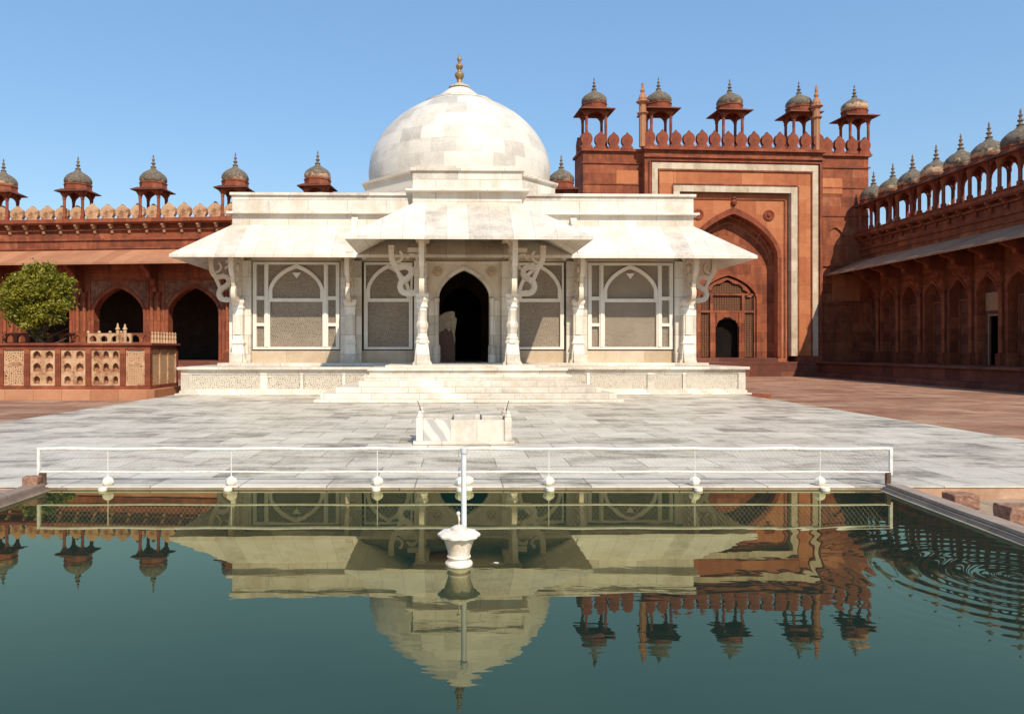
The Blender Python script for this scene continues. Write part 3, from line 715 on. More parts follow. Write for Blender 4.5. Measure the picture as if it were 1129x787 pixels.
# ------------------------------------------------------------------ the white marble tomb
tomb = thing('domed_tomb', 'white marble tomb with broad dome, sloping eaves, lattice screens and stepped porch', 'tomb', (0.02, 30.9, 0), R(1.2))
m = MB(); m.box(-8.55, 8.55, -8.55, 8.55, .001, .76); m.build('platform', TANBACK, tomb)
m = MB(); m.box(-8.76, 8.76, -8.76, 8.76, .775, .86); m.box(-8.66, 8.66, -8.66, 8.66, .70, .774); m.box(-8.70, 8.70, -8.70, 8.70, .002, .14); m.box(-8.80, 8.80, -8.80, 8.80, .003, .06)
m.box(-7.78, 7.78, -7.95, 7.78, .862, .965)
m.build('platform_slab', MARB, tomb, bevel=.012)
pst = None
posts = [-8.55, -6.16, -5.0, -3.72, 3.78, 5.72, 6.76, 8.55]
for i, xx in enumerate(posts):
    ww = .11 if i in (0, 1, 5, 7) else .05
    q = MB(); q.box(xx - ww, xx + ww, -8.655, -8.551, .141, .699); q.build('plinth_post', MARB, tomb)
for (za, zb) in ((.141, .19), (.64, .699)): MB().box(-8.44, 8.44, -8.64, -8.551, za, zb).build('plinth_rail', MARB, tomb)
for a, b in zip(posts[:-1], posts[1:]):
    if b - a > 5: 
        for (aa, bb) in ((a, -2.5), (2.5, b)):
            q = MB(); q.box(aa + .06, bb - .06, -8.62, -8.60, .191, .639); q.build('carved_panel', JALIP, tomb)
    else:
        q = MB(); q.box(a + .07, b - .07, -8.62, -8.60, .191, .639); q.build('carved_panel', JALIP, tomb)
for s in (-1, 1):
    q = MB(); q.box(s * 8.66 - .05, s * 8.66 + .05, -8.5, 8.5, .141, .69); q.build('side_panel', MARB, tomb)
# steps
m = MB()
lv = [(4.05, -12.0, .09), (3.9, -11.82, .235), (3.55, -11.52, .385), (2.97, -11.24, .545), (2.86, -10.98, .70), (2.74, -10.75, .80)]
zb = .004
for i, (hw, yf, zt) in enumerate(lv):
    m.box(-hw, hw, yf, -8.81, zb, zt - .001); zb = zt
m.box(-2.78, 2.78, -10.82, -8.77, .801, .885)
m.box(-2.3, 2.3, -10.66, -7.96, .886, .955)
m.build('steps', MARB, tomb, bevel=.012)
# walls and base behind the columns
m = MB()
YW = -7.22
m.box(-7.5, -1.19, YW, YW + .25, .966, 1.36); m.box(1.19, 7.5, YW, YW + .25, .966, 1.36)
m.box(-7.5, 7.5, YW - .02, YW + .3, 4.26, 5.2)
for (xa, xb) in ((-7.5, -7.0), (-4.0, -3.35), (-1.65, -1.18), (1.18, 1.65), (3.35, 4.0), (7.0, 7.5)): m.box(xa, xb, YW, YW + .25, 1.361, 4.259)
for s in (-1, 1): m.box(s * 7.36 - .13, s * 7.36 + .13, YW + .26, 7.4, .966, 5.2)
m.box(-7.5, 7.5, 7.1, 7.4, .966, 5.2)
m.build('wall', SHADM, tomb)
m = MB(); m.box(-7.2, -1.4, -6.5, -6.4, .97, 5.0); m.box(1.4, 7.2, -6.5, -6.4, .97, 5.0); m.box(-1.45, -1.35, -6.39, 3, .97, 5); m.box(1.35, 1.45, -6.39, 3, .97, 5)  # dark panels added behind the screens to keep light out of the doorway
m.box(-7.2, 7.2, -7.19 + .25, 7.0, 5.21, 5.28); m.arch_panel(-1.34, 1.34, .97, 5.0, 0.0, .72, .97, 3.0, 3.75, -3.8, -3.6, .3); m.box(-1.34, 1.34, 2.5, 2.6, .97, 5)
m.build('inner_wall_light_block', DARK, tomb)
# windows with lattice screens
def window(cx, half, side):
    z0, z1 = 1.395, 4.225
    f = MB(); y0, y1 = YW - .05, YW + .10
    def fb(a, b, c, d, e=0.0): f.box(cx + a, cx + b, y0 - e, y1, c, d)
    fb(-half, half, z0, z0 + .08); fb(-half, half, z1 - .08, z1)
    fb(-half, -half + .07, z0 + .08, z1 - .08); fb(half - .07, half, z0 + .08, z1 - .08)
    mh = half - .07
    if side:
        mh = half - .50
        for s in (-1, 1):
            xa, xb = sorted((s * mh, s * (mh + .09))); fb(xa, xb, z0 + .081, z1 - .081, .03)
            xa, xb = sorted((s * (mh + .091), s * (half - .071)))
            fb(xa, xb, 2.15, 2.25); fb(xa, xb, 3.0, 3.12)
            a2, b2 = sorted((s * (half - .071), s * (half - .12))); fb(a2, b2, z0 + .082, 2.149); fb(a2, b2, 2.251, 2.999); fb(a2, b2, 3.121, z1 - .082)
            a2, b2 = sorted((s * (mh + .091), s * (mh + .13))); fb(a2, b2, z0 + .082, 2.149); fb(a2, b2, 2.251, 2.999); fb(a2, b2, 3.121, z1 - .082)
    fb(-mh + .001, mh - .001, 2.94, 3.05)
    zs = 3.25
    f.strip(arch_pts(cx, mh - .12, zs, z1 - .20, 12, .30), arch_pts(cx, mh - .002, zs, z1 - .07, 12, .30), y0, y1)
    f.box(cx - mh + .002, cx - mh + .13, y0, y1, 3.051, zs); f.box(cx + mh - .13, cx + mh - .002, y0, y1, 3.051, zs)
    f.box(cx - mh + .002, cx - mh + .05, y0, y1, z0 + .081, 2.939); f.box(cx + mh - .05, cx + mh - .002, y0, y1, z0 + .081, 2.939)
    if side: f.prism([(cx - .14, z1 - .34), (cx, z1 - .52), (cx + .14, z1 - .34)], 'y', y0 + .03, y1)
    o = f.build('window', FRAMEM, tomb)
    q = MB(); q.box(cx - half + .08, cx + half - .08, YW + .04, YW + .06, z0 + .05, z1 - .05); q.build('lattice_screen', JALI, o)
for s in (-1, 1): window(s * 5.45, 1.40, True); window(s * 2.47, .79, False)
# doorway
m = MB(); m.arch_panel(-1.18, 1.18, .967, 4.259, 0, .82, .967, 3.1, 3.98, YW - .02, YW + .25, .32)
door = m.build('doorway', CARVE, tomb)
m = MB(); m.strip(arch_pts(0, .815, 3.1, 3.975, 14, .32), arch_pts(0, .92, 3.1, 4.10, 14, .32), YW - .07, YW - .021)
m.box(-1.17, -.93, YW - .06, YW - .021, .968, 3.0); m.box(.93, 1.17, YW - .06, YW - .021, .968, 3.0)
m.box(-1.25, -1.181, YW - .09, YW - .021, .968, 4.25); m.box(1.181, 1.25, YW - .09, YW - .021, .968, 4.25); m.box(-1.18, 1.18, YW - .09, YW - .021, 4.18, 4.25)
for s in (-1, 1): 
    m.lathe([(.13, .968), (.13, 1.5), (.09, 1.55), (.07, 1.65), (.07, 2.9), (.1, 2.95), (.1, 3.05)], 8, s * .90, YW - .08, math.pi / 8)
m.build('door_moulding', MARB, door)
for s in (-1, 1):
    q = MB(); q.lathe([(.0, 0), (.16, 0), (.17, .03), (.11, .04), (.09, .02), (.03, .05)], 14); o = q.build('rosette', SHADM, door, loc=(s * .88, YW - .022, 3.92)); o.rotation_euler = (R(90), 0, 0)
# columns and their scroll brackets
def column_mb(z0, eng):
    q = MB()
    q.prism([(-.27, z0), (.27, z0), (.27, z0 + .06), (.22, z0 + .12), (.19, z0 + .40), (.16, z0 + .62), (-.16, z0 + .62), (-.19, z0 + .40), (-.22, z0 + .12), (-.27, z0 + .06)], 'y', -.16, .16)
    q.prism([(-.27, z0), (.27, z0), (.27, z0 + .06), (.22, z0 + .12), (.19, z0 + .40), (.16, z0 + .62), (-.16, z0 + .62), (-.19, z0 + .40), (-.22, z0 + .12), (-.27, z0 + .06)], 'x', -.159, .159)
    if eng:
        q.lathe([(r * 1.35, z0 + z) for r, z in ENG], 4, phase=math.pi / 4)
        q.box(-.10, .10, -.19, -.15, z0 + .9, z0 + 1.55)
        return q
    q.lathe([(.20, z0 + .60), (.215, z0 + .64), (.20, z0 + .69), (.165, z0 + .71), (.185, z0 + .76), (.15, z0 + .80), (.135, z0 + .9), (.15, z0 + 1.0), (.175, z0 + 1.08), (.175, z0 + 1.16), (.14, z0 + 1.24),
             (.13, z0 + 1.3), (.13, z0 + 1.6), (.17, z0 + 1.64), (.15, z0 + 1.70), (.15, z0 + 1.76), (.20, z0 + 1.84), (.18, z0 + 1.92), (.21, z0 + 2.0), (.16, z0 + 2.06), (.10, z0 + 2.1)], 8, phase=math.pi / 8)
    return q
ENG = [(.20, .60), (.215, .64), (.18, .70), (.165, .76), (.165, 1.70), (.20, 1.76), (.17, 1.83), (.215, 1.93), (.215, 2.02), (.12, 2.1)]
S = catmull([(-.08, 3.0), (-.30, 2.98), (-.54, 3.0), (-.63, 3.14), (-.58, 3.32), (-.44, 3.40), (-.32, 3.52), (-.34, 3.66), (-.50, 3.73), (-.70, 3.70), (-.83, 3.84), (-.87, 4.02), (-.88, 4.26)], 5)
def bracket(parent, rz, dx=0, dy=0, name='scroll_bracket'):
    b = MB(); b.ribbon(S, .15, -.07, .07)
    b.ribbon(catmull([(-.36, 3.62), (-.22, 3.70), (-.14, 3.86), (-.20, 4.02), (-.34, 4.06), (-.44, 3.96)], 4), .075, -.05, .05)
    b.ribbon(catmull([(-.76, 3.84), (-.62, 3.90), (-.56, 4.04), (-.64, 4.16)], 4), .07, -.05, .05)
    b.ribbon([(-.60, 3.36), (-.74, 3.68)], .11, -.055, .055)
    for t_ in range(4, len(S) - 8, 3):                       # small leaf teeth along the scroll's edge
        p_, q_ = Vector(S[t_]), Vector(S[t_ + 1]); d_ = (q_ - p_).normalized(); nn = Vector((-d_.y, d_.x)) * (-.07)
        c_ = p_ + nn
        b.prism([(c_.x - .03, c_.y - .03), (c_.x + .03, c_.y - .03), (c_.x + .03, c_.y + .03), (c_.x - .03, c_.y + .03)], 'y', -.04, .04)
    b.box(-.96, -.80, -.07, .07, 4.24, 4.33); b.box(-.42, -.1, -.065, .065, 4.14, 4.26); b.box(-.93, -.83, -.075, .075, 4.0, 4.2)
    b.box(-.14, -.02, -.08, .08, 2.78, 3.06)
    o = b.build(name, CARVE, parent); o.rotation_euler = (0, 0, rz); return o
def shaft(z0, z1):
    q = MB(); q.box(-.085, .085, -.10, .085, z0, z1)
    zz = z0 + .1
    while zz < z1 - .12: q.box(-.115, .115, -.13, -.09, zz, zz + .07); zz += .17
    q.prism([(-.09, z1 - .25), (.09, z1 - .25), (.24, z1 - .001), (-.24, z1 - .001)], 'y', -.09, .09)
    return q
def make_column(x, y, z0, zt, sides, eng):
    o = column_mb(z0, eng).build('column', MARB, tomb, loc=(x, y, 0))
    shaft(z0 + 2.08, zt).build('bracket_shaft', CARVE, o)
    for rz in sides: bracket(o, rz)
FR = R(90)     # bracket built towards -x; +90 deg turns it to -y (towards the court)
make_column(-7.22, -7.5, .966, 4.5, (0, FR), True)
make_column(7.22, -7.5, .966, 4.5, (R(180), FR), True)
make_column(-3.66, -7.5, .966, 4.5, (FR,), True)
make_column(3.66, -7.5, .966, 4.5, (FR,), True)
make_column(-1.27, -10.35, .956, 4.62, (0, FR), False)
make_column(1.27, -10.35, .956, 4.62, (R(180), FR), False)
for x in (-7.22, -3.66, 3.66, 7.22): MB().box(x - .34, x + .34, -7.42, YW - .021, .967, 4.25).build('pilaster', MARB, tomb)
for x in (-1.42, 1.42): MB().box(x - .2, x + .2, -7.42, YW - .091, .967, 4.25).build('pilaster', MARB, tomb)
# beams and soffits
m = MB(); m.box(-7.5, 7.5, -7.62, -7.40, 4.40, 4.75); m.build('architrave', MARB, tomb)
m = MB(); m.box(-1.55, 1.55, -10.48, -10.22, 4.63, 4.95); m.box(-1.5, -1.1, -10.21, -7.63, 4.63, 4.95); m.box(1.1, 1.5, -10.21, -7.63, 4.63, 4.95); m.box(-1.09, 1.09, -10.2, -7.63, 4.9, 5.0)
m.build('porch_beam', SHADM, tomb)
# eaves
m = MB(); m.hip(7.46, -7.46, 7.46, 5.39, 8.92, -8.92, 8.92, 4.26, .09); m.build('eave', EAVEM, tomb)
m = MB()
I = [(-1.55, -10.35, 5.52), (1.55, -10.35, 5.52)]; O = [(-3.25, -11.95, 4.36), (3.25, -11.95, 4.36)]
yb = -7.45
for (dz, dz2) in ((0, 0), (-.09, -.2)):
    q = lambda p, d: (p[0], p[1], p[2] + d)
    m.face([q(O[0], dz), q(O[1], dz), q(I[1], dz2), q(I[0], dz2)])
    m.face([q(O[0], dz), q(I[0], dz2), (-1.55, yb, 5.52 + dz2), (-3.25, yb, 4.36 + dz)])
    m.face([q(O[1], dz), q(I[1], dz2), (1.55, yb, 5.52 + dz2), (3.25, yb, 4.36 + dz)])
m.face([O[0], O[1], (3.25, -11.95, 4.27), (-3.25, -11.95, 4.27)])
m.face([O[0], (-3.25, yb, 4.36), (-3.25, yb, 4.27), (-3.25, -11.95, 4.27)]); m.face([O[1], (3.25, yb, 4.36), (3.25, yb, 4.27), (3.25, -11.95, 4.27)])
m.build('porch_eave', EAVEM, tomb)
for s in (-1, 1):                                            # upstand on the main eave beside the porch roof
    q = MB(); q.prism([(-7.44, 5.72), (-7.44, 5.38), (-8.9, 4.25), (-8.9, 4.34)], 'x', s * 3.52 - .10, s * 3.52 + .10); q.build('eave_ridge', MARB, tomb)
# parapets
m = MB(); m.box(-7.45, 7.45, -7.48, 7.48, 5.22, 6.33); m.box(-7.52, 7.52, -7.55, 7.55, 6.331, 6.42); m.box(-7.60, 7.60, -7.63, 7.63, 5.73, 5.80); m.build('parapet', MARB, tomb, bevel=.01)
m = MB(); m.box(-1.55, 1.55, -10.36, -7.49, 5.35, 6.50); m.box(-1.75, 1.75, -10.56, -7.64, 5.84, 5.90); m.box(-1.62, 1.62, -10.43, -7.49, 6.43, 6.52); m.box(-1.5, 1.5, -10.3, -7.49, 6.521, 6.60)
m.build('porch_parapet', MARB, tomb, bevel=.01)
# drum, dome, finial
m = MB(); o8 = math.pi / 8; k8 = 1 / math.cos(o8)
m.lathe([(3.84 * k8, 6.3), (3.84 * k8, 7.98), (3.96 * k8, 8.02), (3.96 * k8, 8.10), (3.7 * k8, 8.13)], 8, phase=o8); m.build('drum', MARB, tomb)
prof = catmull([(3.74, 8.05), (3.82, 8.5), (3.83, 8.9), (3.76, 9.37), (3.58, 9.85), (3.24, 10.4), (2.76, 10.92), (2.22, 11.33), (1.70, 11.62), (1.40, 11.75)], 5)
m = MB(); m.lathe(prof, 72)
dome = m.build('dome', DOMEM, tomb, smooth=True)
m = MB(); m.lathe([(1.44, 11.70), (1.52, 11.72), (1.52, 11.78), (1.42, 11.82), (1.2, 11.90), (.95, 12.04), (.72, 12.22), (.5, 12.40), (.38, 12.46), (.46, 12.48), (.46, 12.54), (.30, 12.6), (.2, 12.68)], 48, lobes=24, ld=.02, lz=(11.8, 12.42))
m.build('lotus_cap', MARB, dome, smooth=True)
m = MB(); m.lathe([(.16, 12.66), (.11, 12.76), (.10, 12.86), (.17, 12.95), (.2, 13.03), (.19, 13.12), (.08, 13.2), (.07, 13.27), (.13, 13.35), (.16, 13.42), (.13, 13.5), (.06, 13.56), (.055, 13.63), (.10, 13.7), (.10, 13.76), (.04, 13.84), (.03, 13.95), (.008, 14.12)], 14)
m.build('finial', FINM, dome, smooth=True)
# invented pieces for the lit bit of interior glimpsed in the doorway
ct = thing('interior_glimpse', 'pale and brown pieces added for the lit interior glimpsed in the tomb doorway', 'screen', (0.15, 24.6, .97), R(1.2))
m = MB(); m.box(-.80, -.28, 0, .06, 0, 1.15); m.build('brown_piece', WOOD, ct)
pts = [(-.82, 1.55), (-.62, 1.68), (-.4, 1.72), (-.3, 1.70), (-.28, 1.5), (-.22, 1.48), (-.25, 1.2), (-.30, .95), (-.27, .75), (-.3, .6), (-.36, .95), (-.42, 1.1), (-.5, 1.02), (-.58, 1.15), (-.7, 1.05), (-.82, 1.0)]
m = MB(); m.prism(pts, 'y', -.05, -.003); m.build('pale_piece', PALEIN, ct, bevel=.015)

# ------------------------------------------------------------------ marble basin on the court
BY = 10.9
bs_ = thing('marble_basin', 'low white marble basin with corner posts on the grey court before the steps', 'basin', (0.07, BY, 0), R(.6))
hw = .70
m = MB(); m.box(-hw - .045, hw + .045, -.30, .52, .001, .055); m.build('base_slab', MARB, bs_, bevel=.012)
for sx in (-1, 1):
    for yy in (-.22, .44):
        q = MB(); x = sx * (hw - .05); q.box(x - .05, x + .05, yy - .05, yy + .05, .056, .40); q.lathe([(.05, .40), (.055, .42), (.03, .45), (.035, .475), (.01, .50)], 10, x, yy); q.build('corner_post', MARB, bs_, bevel=.006)
def striped():
    m, nt = new_mat('grey_striped_marble'); T = NT(nt); obj, uv, z = coords(T, 'wall')
    wv = T.n('ShaderNodeTexWave'); wv.bands_direction = 'DIAGONAL'; wv.inputs['Scale'].default_value = 1.7; wv.inputs['Distortion'].default_value = 1.6; wv.inputs['Detail'].default_value = 3
    T.l(T.scale_vec(uv, 1.5, 1, 1), wv.inputs['Vector'])
    bs = T.n('ShaderNodeBsdfPrincipled'); bs.inputs['Roughness'].default_value = .5
    T.l(T.ramp(wv.outputs['Fac'], [(.2, (.44, .41, .38)), (.5, (.58, .53, .47)), (.75, (.72, .65, .55))]), bs.inputs['Base Color'])
    o = T.n('ShaderNodeOutputMaterial'); T.l(bs.outputs[0], o.inputs[0]); return m
STRP = striped()
m = MB(); m.box(-.595, -.20, -.25, -.20, .056, .365); m.build('front_slab', STRP, bs_)
m = MB(); m.box(-.197, .19, -.247, -.197, .056, .365); m.build('front_slab', MARB, bs_)
m = MB(); m.box(.193, .595, -.25, -.20, .056, .365); m.build('front_slab', EAVEM, bs_)
for b_ in ((-.595, .595, .42, .46, .056, .39), (-.67, -.63, -.165, .385, .056, .37), (.63, .67, -.165, .385, .056, .37)): MB().box(*b_).build('side_slab', MARB, bs_)
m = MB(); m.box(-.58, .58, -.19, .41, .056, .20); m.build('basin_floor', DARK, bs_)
for b_ in ((-.595, -.22, -.19, .0, .30, .385), (-.15, .14, .15, .41, .30, .40), (.15, .24, -.12, -.02, .20, .43), (.27, .58, -.05, .40, .30, .405)): MB().box(*b_).build('top_slab', MARB, bs_, bevel=.008)

for (xr, yr, tx) in ((-.64, .40, -.07), (.66, .40, .05)): MB().tube([(xr, yr, .38), (xr + tx * .4, yr, .48), (xr + tx, yr, .60)], .007, 6).build('iron_rod', RUST, bs_)

# ------------------------------------------------------------------ railing along the pool
RYF = FY + .07
def rx(v): return (v - 506) / F * RYF
rail = thing('pool_railing', 'low white painted metal railing along the far edge of the pool', 'railing', (0, RYF, 0))
xa, xb = rx(43), rx(982)
m = MB(); n = 40
m.tube([(xa + (xb - xa) * k / n, 0, .375 + .004 * math.sin(k * 1.3)) for k in range(n + 1)], .0165, 8); m.build('top_rail', PAINT, rail, smooth=True)
m = MB(); m.tube([(xa + (xb - xa) * k / n, 0, .138 + .003 * math.sin(k * .9)) for k in range(n + 1)], .010, 6); m.build('lower_rail', PAINT, rail, smooth=True)
for v in (43, 982):
    q = MB(); q.box(rx(v) - .014, rx(v) + .014, -.014, .014, .10 if v < 500 else .11, .39); q.build('post', PAINT, rail)
q = MB(); q.box(rx(980) - .03, rx(980) + .01, -.02, .02, -.02, .135); q.build('post_foot', RUST, rail)
q = MB(); q.box(rx(46) - .02, rx(46) + .04, -.02, .02, .0, .13); q.build('post_foot', RUST, rail)
ps = kn = None
for v in (119, 255, 416, 605, 766, 904):
    if ps is None: 
        q = MB(); q.tube([(0, 0, .09), (0, 0, .37)], .0055, 6); ps = q.build('post', PAINT, rail, loc=(rx(v), 0, 0))
        q = MB(); q.lathe([(.03, .0025), (.04, .01), (.052, .03), (.056, .046), (.046, .07), (.026, .085), (.01, .095)], 18, lobes=6, ld=.10); q.lathe([(.03, -.05), (.045, -.035), (.045, -.005), (.02, .0)], 10, 0, -.11); kn = q.build('lotus_foot', FRAMEM, rail, loc=(rx(v), 0, 0), smooth=True)
    else: copy_part(ps, rail, (rx(v), 0, 0)); copy_part(kn, rail, (rx(v), 0, 0))
copy_part(kn, rail, (rx(508), -.02, 0)); copy_part(kn, rail, (rx(516), .03, 0))
m = MB(); cell = .047
x = xa
while x < xb:                                               # diamond wire netting
    for s in (-1, 1):
        h = .375 - .138
        p0 = (x, .004 * s, .138); p1 = (x + s * h * .8, .004 * s, .375)
        if p1[0] < xa or p1[0] > xb: continue
        d = Vector(p1) - Vector(p0); nn = Vector((d.z, 0, -d.x)).normalized() * .0010
        m.face([Vector(p0) - nn, Vector(p0) + nn, Vector(p1) + nn, Vector(p1) - nn])
        yy = Vector((0, .0016, 0)); m.face([Vector(p0) - yy, Vector(p0) + yy, Vector(p1) + yy, Vector(p1) - yy])
    x += cell
m.build('wire_netting', WIRE, rail, merge=False)

# ------------------------------------------------------------------ fountain urn
UD = 4.83
u = thing('fountain_urn', 'orange stained marble fountain urn rising from the pool', 'fountain', (0, UD, WZ))
m = MB(); m.lathe([(.09, -.5), (.09, .0), (.092, .012), (.086, .022), (.070, .03), (.068, .042), (.078, .05), (.080, .056), (.072, .066), (.074, .09), (.088, .13), (.102, .172), (.104, .18)], 32, lobes=16, ld=.015, lz=(.06, .175)); m.build('bowl', URN, u, smooth=True)
m = MB(); m.lathe([(.098, .178), (.120, .180), (.136, .192), (.137, .204), (.122, .216), (.09, .224), (.06, .23)], 48, lobes=10, ld=.045); m.build('petal_rim', URN, u, smooth=True)
m = MB(); m.lathe([(.058, .226), (.052, .245), (.03, .258), (.012, .262)], 16); m.build('bud', MARB, u, smooth=True)
m = MB(); m.tube([(0, 0, .25), (.002, 0, .30), (-.004, 0, .335)], .007, 6); m.lathe([(.006, .325), (.013, .333), (.012, .345), (.004, .352)], 8, -.004, 0); m.build('nozzle', URN, u)

for nm, lab, (lx_, ly_), mt in (('floating_scrap', 'small pale scrap floating on the water to the right of the fountain urn', (.25, 4.86), PAINT), ('fallen_leaf', 'dry brown leaf floating on the water close to the pale scrap', (.215, 4.83), WOOD),
                        ('fallen_leaf', 'dry brown leaf floating alone on the water left of the fountain urn', (-.24, 4.9), WOOD)):
    m = MB(); m.prism([(-.018, 0), (-.006, -.008), (.010, -.007), (.02, .002), (.008, .009), (-.008, .008)], 'z', 0, .003)
    tag(m.build(nm, mt, loc=(lx_, ly_, WZ + .001), rz=random.uniform(0, 3)), lab, 'leaf' if nm == 'fallen_leaf' else 'scrap', 'litter on the water')
pipe = thing('water_pipe', 'slim upright white metal pipe standing in the pool just behind the fountain urn', 'pipe', (.034, 4.99, WZ))
m = MB(); m.tube([(0, 0, -.6), (.001, 0, .2), (-.001, 0, .748)], .019, 12); m.build('tube', PIPE, pipe, smooth=True)
m = MB(); m.lathe([(.024, .715), (.025, .72), (.025, .752), (.018, .757)], 12); m.lathe([(.023, .10), (.024, .105), (.024, .125), (.023, .13)], 12); m.build('collar', PIPE, pipe, smooth=True)
# ------------------------------------------------------------------ loose stones by the pool
def rough_block(name, label, loc, dims, rz, mat):
    bm = bmesh.new(); bmesh.ops.create_cube(bm, size=1)
    bmesh.ops.subdivide_edges(bm, edges=bm.edges, cuts=4, use_grid_fill=True)
    for v in bm.verts:
        v.co.x *= dims[0]; v.co.y *= dims[1]; v.co.z = (v.co.z + .5) * dims[2]
        v.co += Vector([random.uniform(-.006, .006) for _ in range(3)])
    me = bpy.data.meshes.new(name); bm.to_mesh(me); bm.free(); me.materials.append(mat)
    o = bpy.data.objects.new(name, me); col.objects.link(o); o.location = loc; o.rotation_euler = (0, 0, rz)
    b = o.modifiers.new('bevel', 'BEVEL'); b.width = .012; b.segments = 2; b.limit_method = 'ANGLE'; b.angle_limit = R(50)
    return tag(o, label, 'stone block', 'loose stones')
rough_block('stone_block', 'reddish stone block beside the right pool curb, nearer the marble court', (4.84, 7.0, TZ), (.24, .20, .14), R(-3), BLOCK)
rough_block('stone_block', 'reddish stone block by the right pool curb, farther from the court', (4.84, 6.27, TZ), (.30, .22, .18), R(-2), BLOCK)
rough_block('stone_block', "small upright stone block at the pool corner beneath the railing's end post", (-4.33, 7.36, TZ), (.15, .12, .24), R(8), BLOCK)
rough_block('stone_block', 'low dark stone lying left of the pool corner against the court edge', (-4.58, 7.30, TZ), (.22, .12, .11), R(2), CURB)
rough_block('stone_block', 'pale rubble stone on the terrace left of the pool curb', (-4.55, 6.9, TZ), (.16, .12, .10), R(25), TERR)
o = rough_block('stone_slab', 'red sandstone slab lying on the paving at the right end of the tomb platform', (9.35, 23.4, GZ), (1.0, .9, .26), R(10), RED)

# ------------------------------------------------------------------ stone enclosure with a tree
EX1, EY0, EY1 = -10.43, 24.5, 26.9
enc = thing('stone_enclosure', 'red sandstone enclosure with pierced cream panels at far left under the tree', 'enclosure', (EX1, EY0, 0))
def ex(v): return (v - 506) / F * EY0 - EX1
EL = -9.0
m = MB(); m.box(EL, .25, -.25, EY1 - EY0 + .2, GZ - .05, .05); m.build('plinth', PINK, enc, bevel=.015)
m = MB(); m.box(EL, .02, -.02, .16, .051, .17); m.box(-.14, .02, .161, EY1 - EY0, .051, .17); m.box(EL, .02, -.02, .16, 1.40, 1.54); m.box(-.14, .02, .161, EY1 - EY0, 1.40, 1.54)
m.box(EL, .10, -.10, .22, 1.541, 1.61); m.box(-.2, .10, .221, EY1 - EY0, 1.541, 1.61); m.box(EL, .02, EY1 - EY0 - .15, EY1 - EY0, .051, 1.6); m.build('rail', REDF, enc)
pv = [-170, -142, -108, -75, -37, 1, 30, 64, 97.5, 135.5, 163]
pp = None
for i, v in enumerate(pv):
    x = min(ex(v), -.08)
    if pp is None: q = MB(); q.box(-.09, .09, -.035, .17, .171, 1.399); pp = q.build('post', RED, enc, loc=(x, 0, 0))
    else: copy_part(pp, enc, (x, 0, 0))
xs = [min(ex(v), -.08) for v in pv]
for i, (a, b) in enumerate(zip(xs[:-1], xs[1:])):
    a += .095; b -= .095
    if i in (4, 5, 9, 0):
        q = MB(); q.box(a, b, .04, .07, .172, 1.398); q.build('lattice_panel', JALIC, enc)
        q = MB(); q.box(a, b, .02, .10, .86, .96); q.box(a, a + .05, .02, .10, .172, .859); q.box(b - .05, b, .02, .10, .172, .859); q.box(a, a + .05, .02, .10, .961, 1.39); q.box(b - .05, b, .02, .10, .961, 1.39); q.box(a + .051, b - .051, .02, .10, .172, .23); q.build('panel_frame', CREAM, enc)
    else:
        nc = 2 if i != 8 else 3
        q = MB(); w_ = (b - a) / nc
        for c in range(nc):
            for r in range(3):
                z0 = .172 + r * .409; cx = a + (c + .5) * w_
                q.arch_panel(a + c * w_ + .0005, a + (c + 1) * w_ - .0005, z0, z0 + .408, cx, w_ * (.31 if r else .26), z0 + (.06 if r < 2 else .10), z0 + .22, z0 + (.36 if r else .33), .02, .10, .3, 6)
        q.build('pierced_panel', CREAM, enc)
m = MB(); m.box(EL, -.16, .18, .24, .06, 1.39); m.build('inner_lining', PINK, enc)
yb_ = EY1 - EY0
for k in range(3):
    y0_ = .2 + k * (yb_ - .3) / 3; y1_ = y0_ + (yb_ - .3) / 3 - .1
    q = MB(); q.box(-.06, -.03, y0_, y1_, .172, 1.398); q.build('lattice_panel', JALIC, enc)
    q = MB(); q.box(-.10, .01, y1_ + .01, y1_ + .08, .171, 1.399); q.build('post', CREAM, enc)
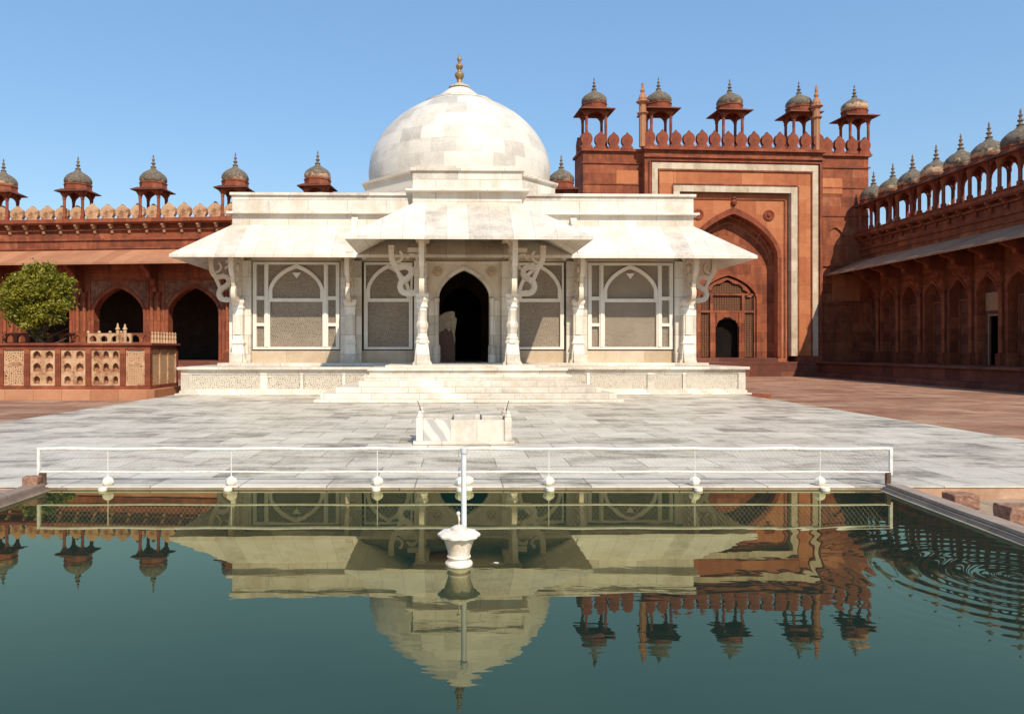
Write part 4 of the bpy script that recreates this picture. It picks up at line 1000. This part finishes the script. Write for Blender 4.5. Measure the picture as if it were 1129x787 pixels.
# balustrade along the back
m = MB(); x = -7.2; k = 0
while x < -.3:
    m.arch_panel(x, x + .42, 1.611, 2.0, x + .21, .15, 1.66, 1.78, 1.93, yb_ - .12, yb_ - .02, .3, 5); x += .421
m.build('balustrade', RED, enc)
m = MB(); x = ex(70) * 1.09
for k in range(4):
    m.arch_panel(x, x + .40, 1.612, 1.98, x + .2, .13, 1.68, 1.78, 1.90, yb_ - .30, yb_ - .20, .3, 5); m.lathe([(.05, 1.98), (.07, 2.02), (.02, 2.08)], 8, x, yb_ - .25); x += .401
m.build('cream_cresting', CREAM, enc)
bl = None
for k in range(9):
    if bl is None: q = MB(); q.lathe([(.05, 1.611), (.05, 1.7), (.03, 1.73), (.045, 1.82), (.03, 1.92), (.05, 1.95), (.01, 2.02)], 8); bl = q.build('baluster', CREAM, enc, loc=(-.05, .3 + k * .25, 0))
    else: copy_part(bl, enc, (-.05, .3 + k * .25, 0))
for (v, h) in ((104, 2.25), (112, 2.22)):
    q = MB(); q.lathe([(.06, 1.611), (.06, 2.1), (.09, 2.13), (.05, 2.2), (.02, h + .1)], 8, ex(v) * 1.08, yb_ - .4); q.build('stub_pillar', CREAM, enc)

tree = thing('tree', 'round yellow-green tree growing behind the sandstone enclosure at the far left', 'tree', (-15.0, 26.0, GZ))
m = MB(); 
m.tube([(0, 0, 0), (.03, .02, .8), (-.02, 0, 1.6), (.05, 0, 2.4)], .13, 10, .08)
for k in range(9):
    a = k * 2.4; zz = 1.4 + .12 * k
    m.tube([(0, 0, zz), (.4 * math.cos(a), .4 * math.sin(a), zz + .45), (.95 * math.cos(a), .95 * math.sin(a), zz + .7 + .1 * (k % 3))], .05, 6, .015)
m.build('trunk', BARK, tree)
m = MB(); rnd = random.Random(3)
for c in range(270):
    while True:
        q = Vector((rnd.uniform(-1, 1), rnd.uniform(-1, 1), rnd.uniform(-1, 1)))
        if .25 < q.length < 1: break
    q = q.normalized() * (.45 + .55 * rnd.random() ** .6)
    bump_ = 1 + .18 * math.sin(q.x * 6 + 1) * math.cos(q.z * 7)
    ctr = Vector((q.x * 1.12 * bump_ - .08, q.y * 1.12, 3.50 + q.z * 1.14 * bump_ + (.05 if q.z > 0 else 0)))
    cr = rnd.uniform(.10, .27)
    for l_ in range(70):
        d = Vector((rnd.gauss(0, 1), rnd.gauss(0, 1), rnd.gauss(0, .8))) * cr * .55
        pz = ctr + d; s_l = rnd.uniform(.03, .058)
        nrm = Vector((rnd.gauss(0, 1), rnd.gauss(0, 1), rnd.gauss(.6, 1))).normalized(); t1 = nrm.orthogonal().normalized(); t2 = nrm.cross(t1)
        ang = rnd.random() * 6.28; e1 = t1 * math.cos(ang) + t2 * math.sin(ang); e2 = nrm.cross(e1)
        m.face([pz - e1 * s_l * 1.5, pz + e2 * s_l * .7, pz + e1 * s_l * 1.5, pz - e2 * s_l * .7])
m.build('crown', LEAF, tree, merge=False)
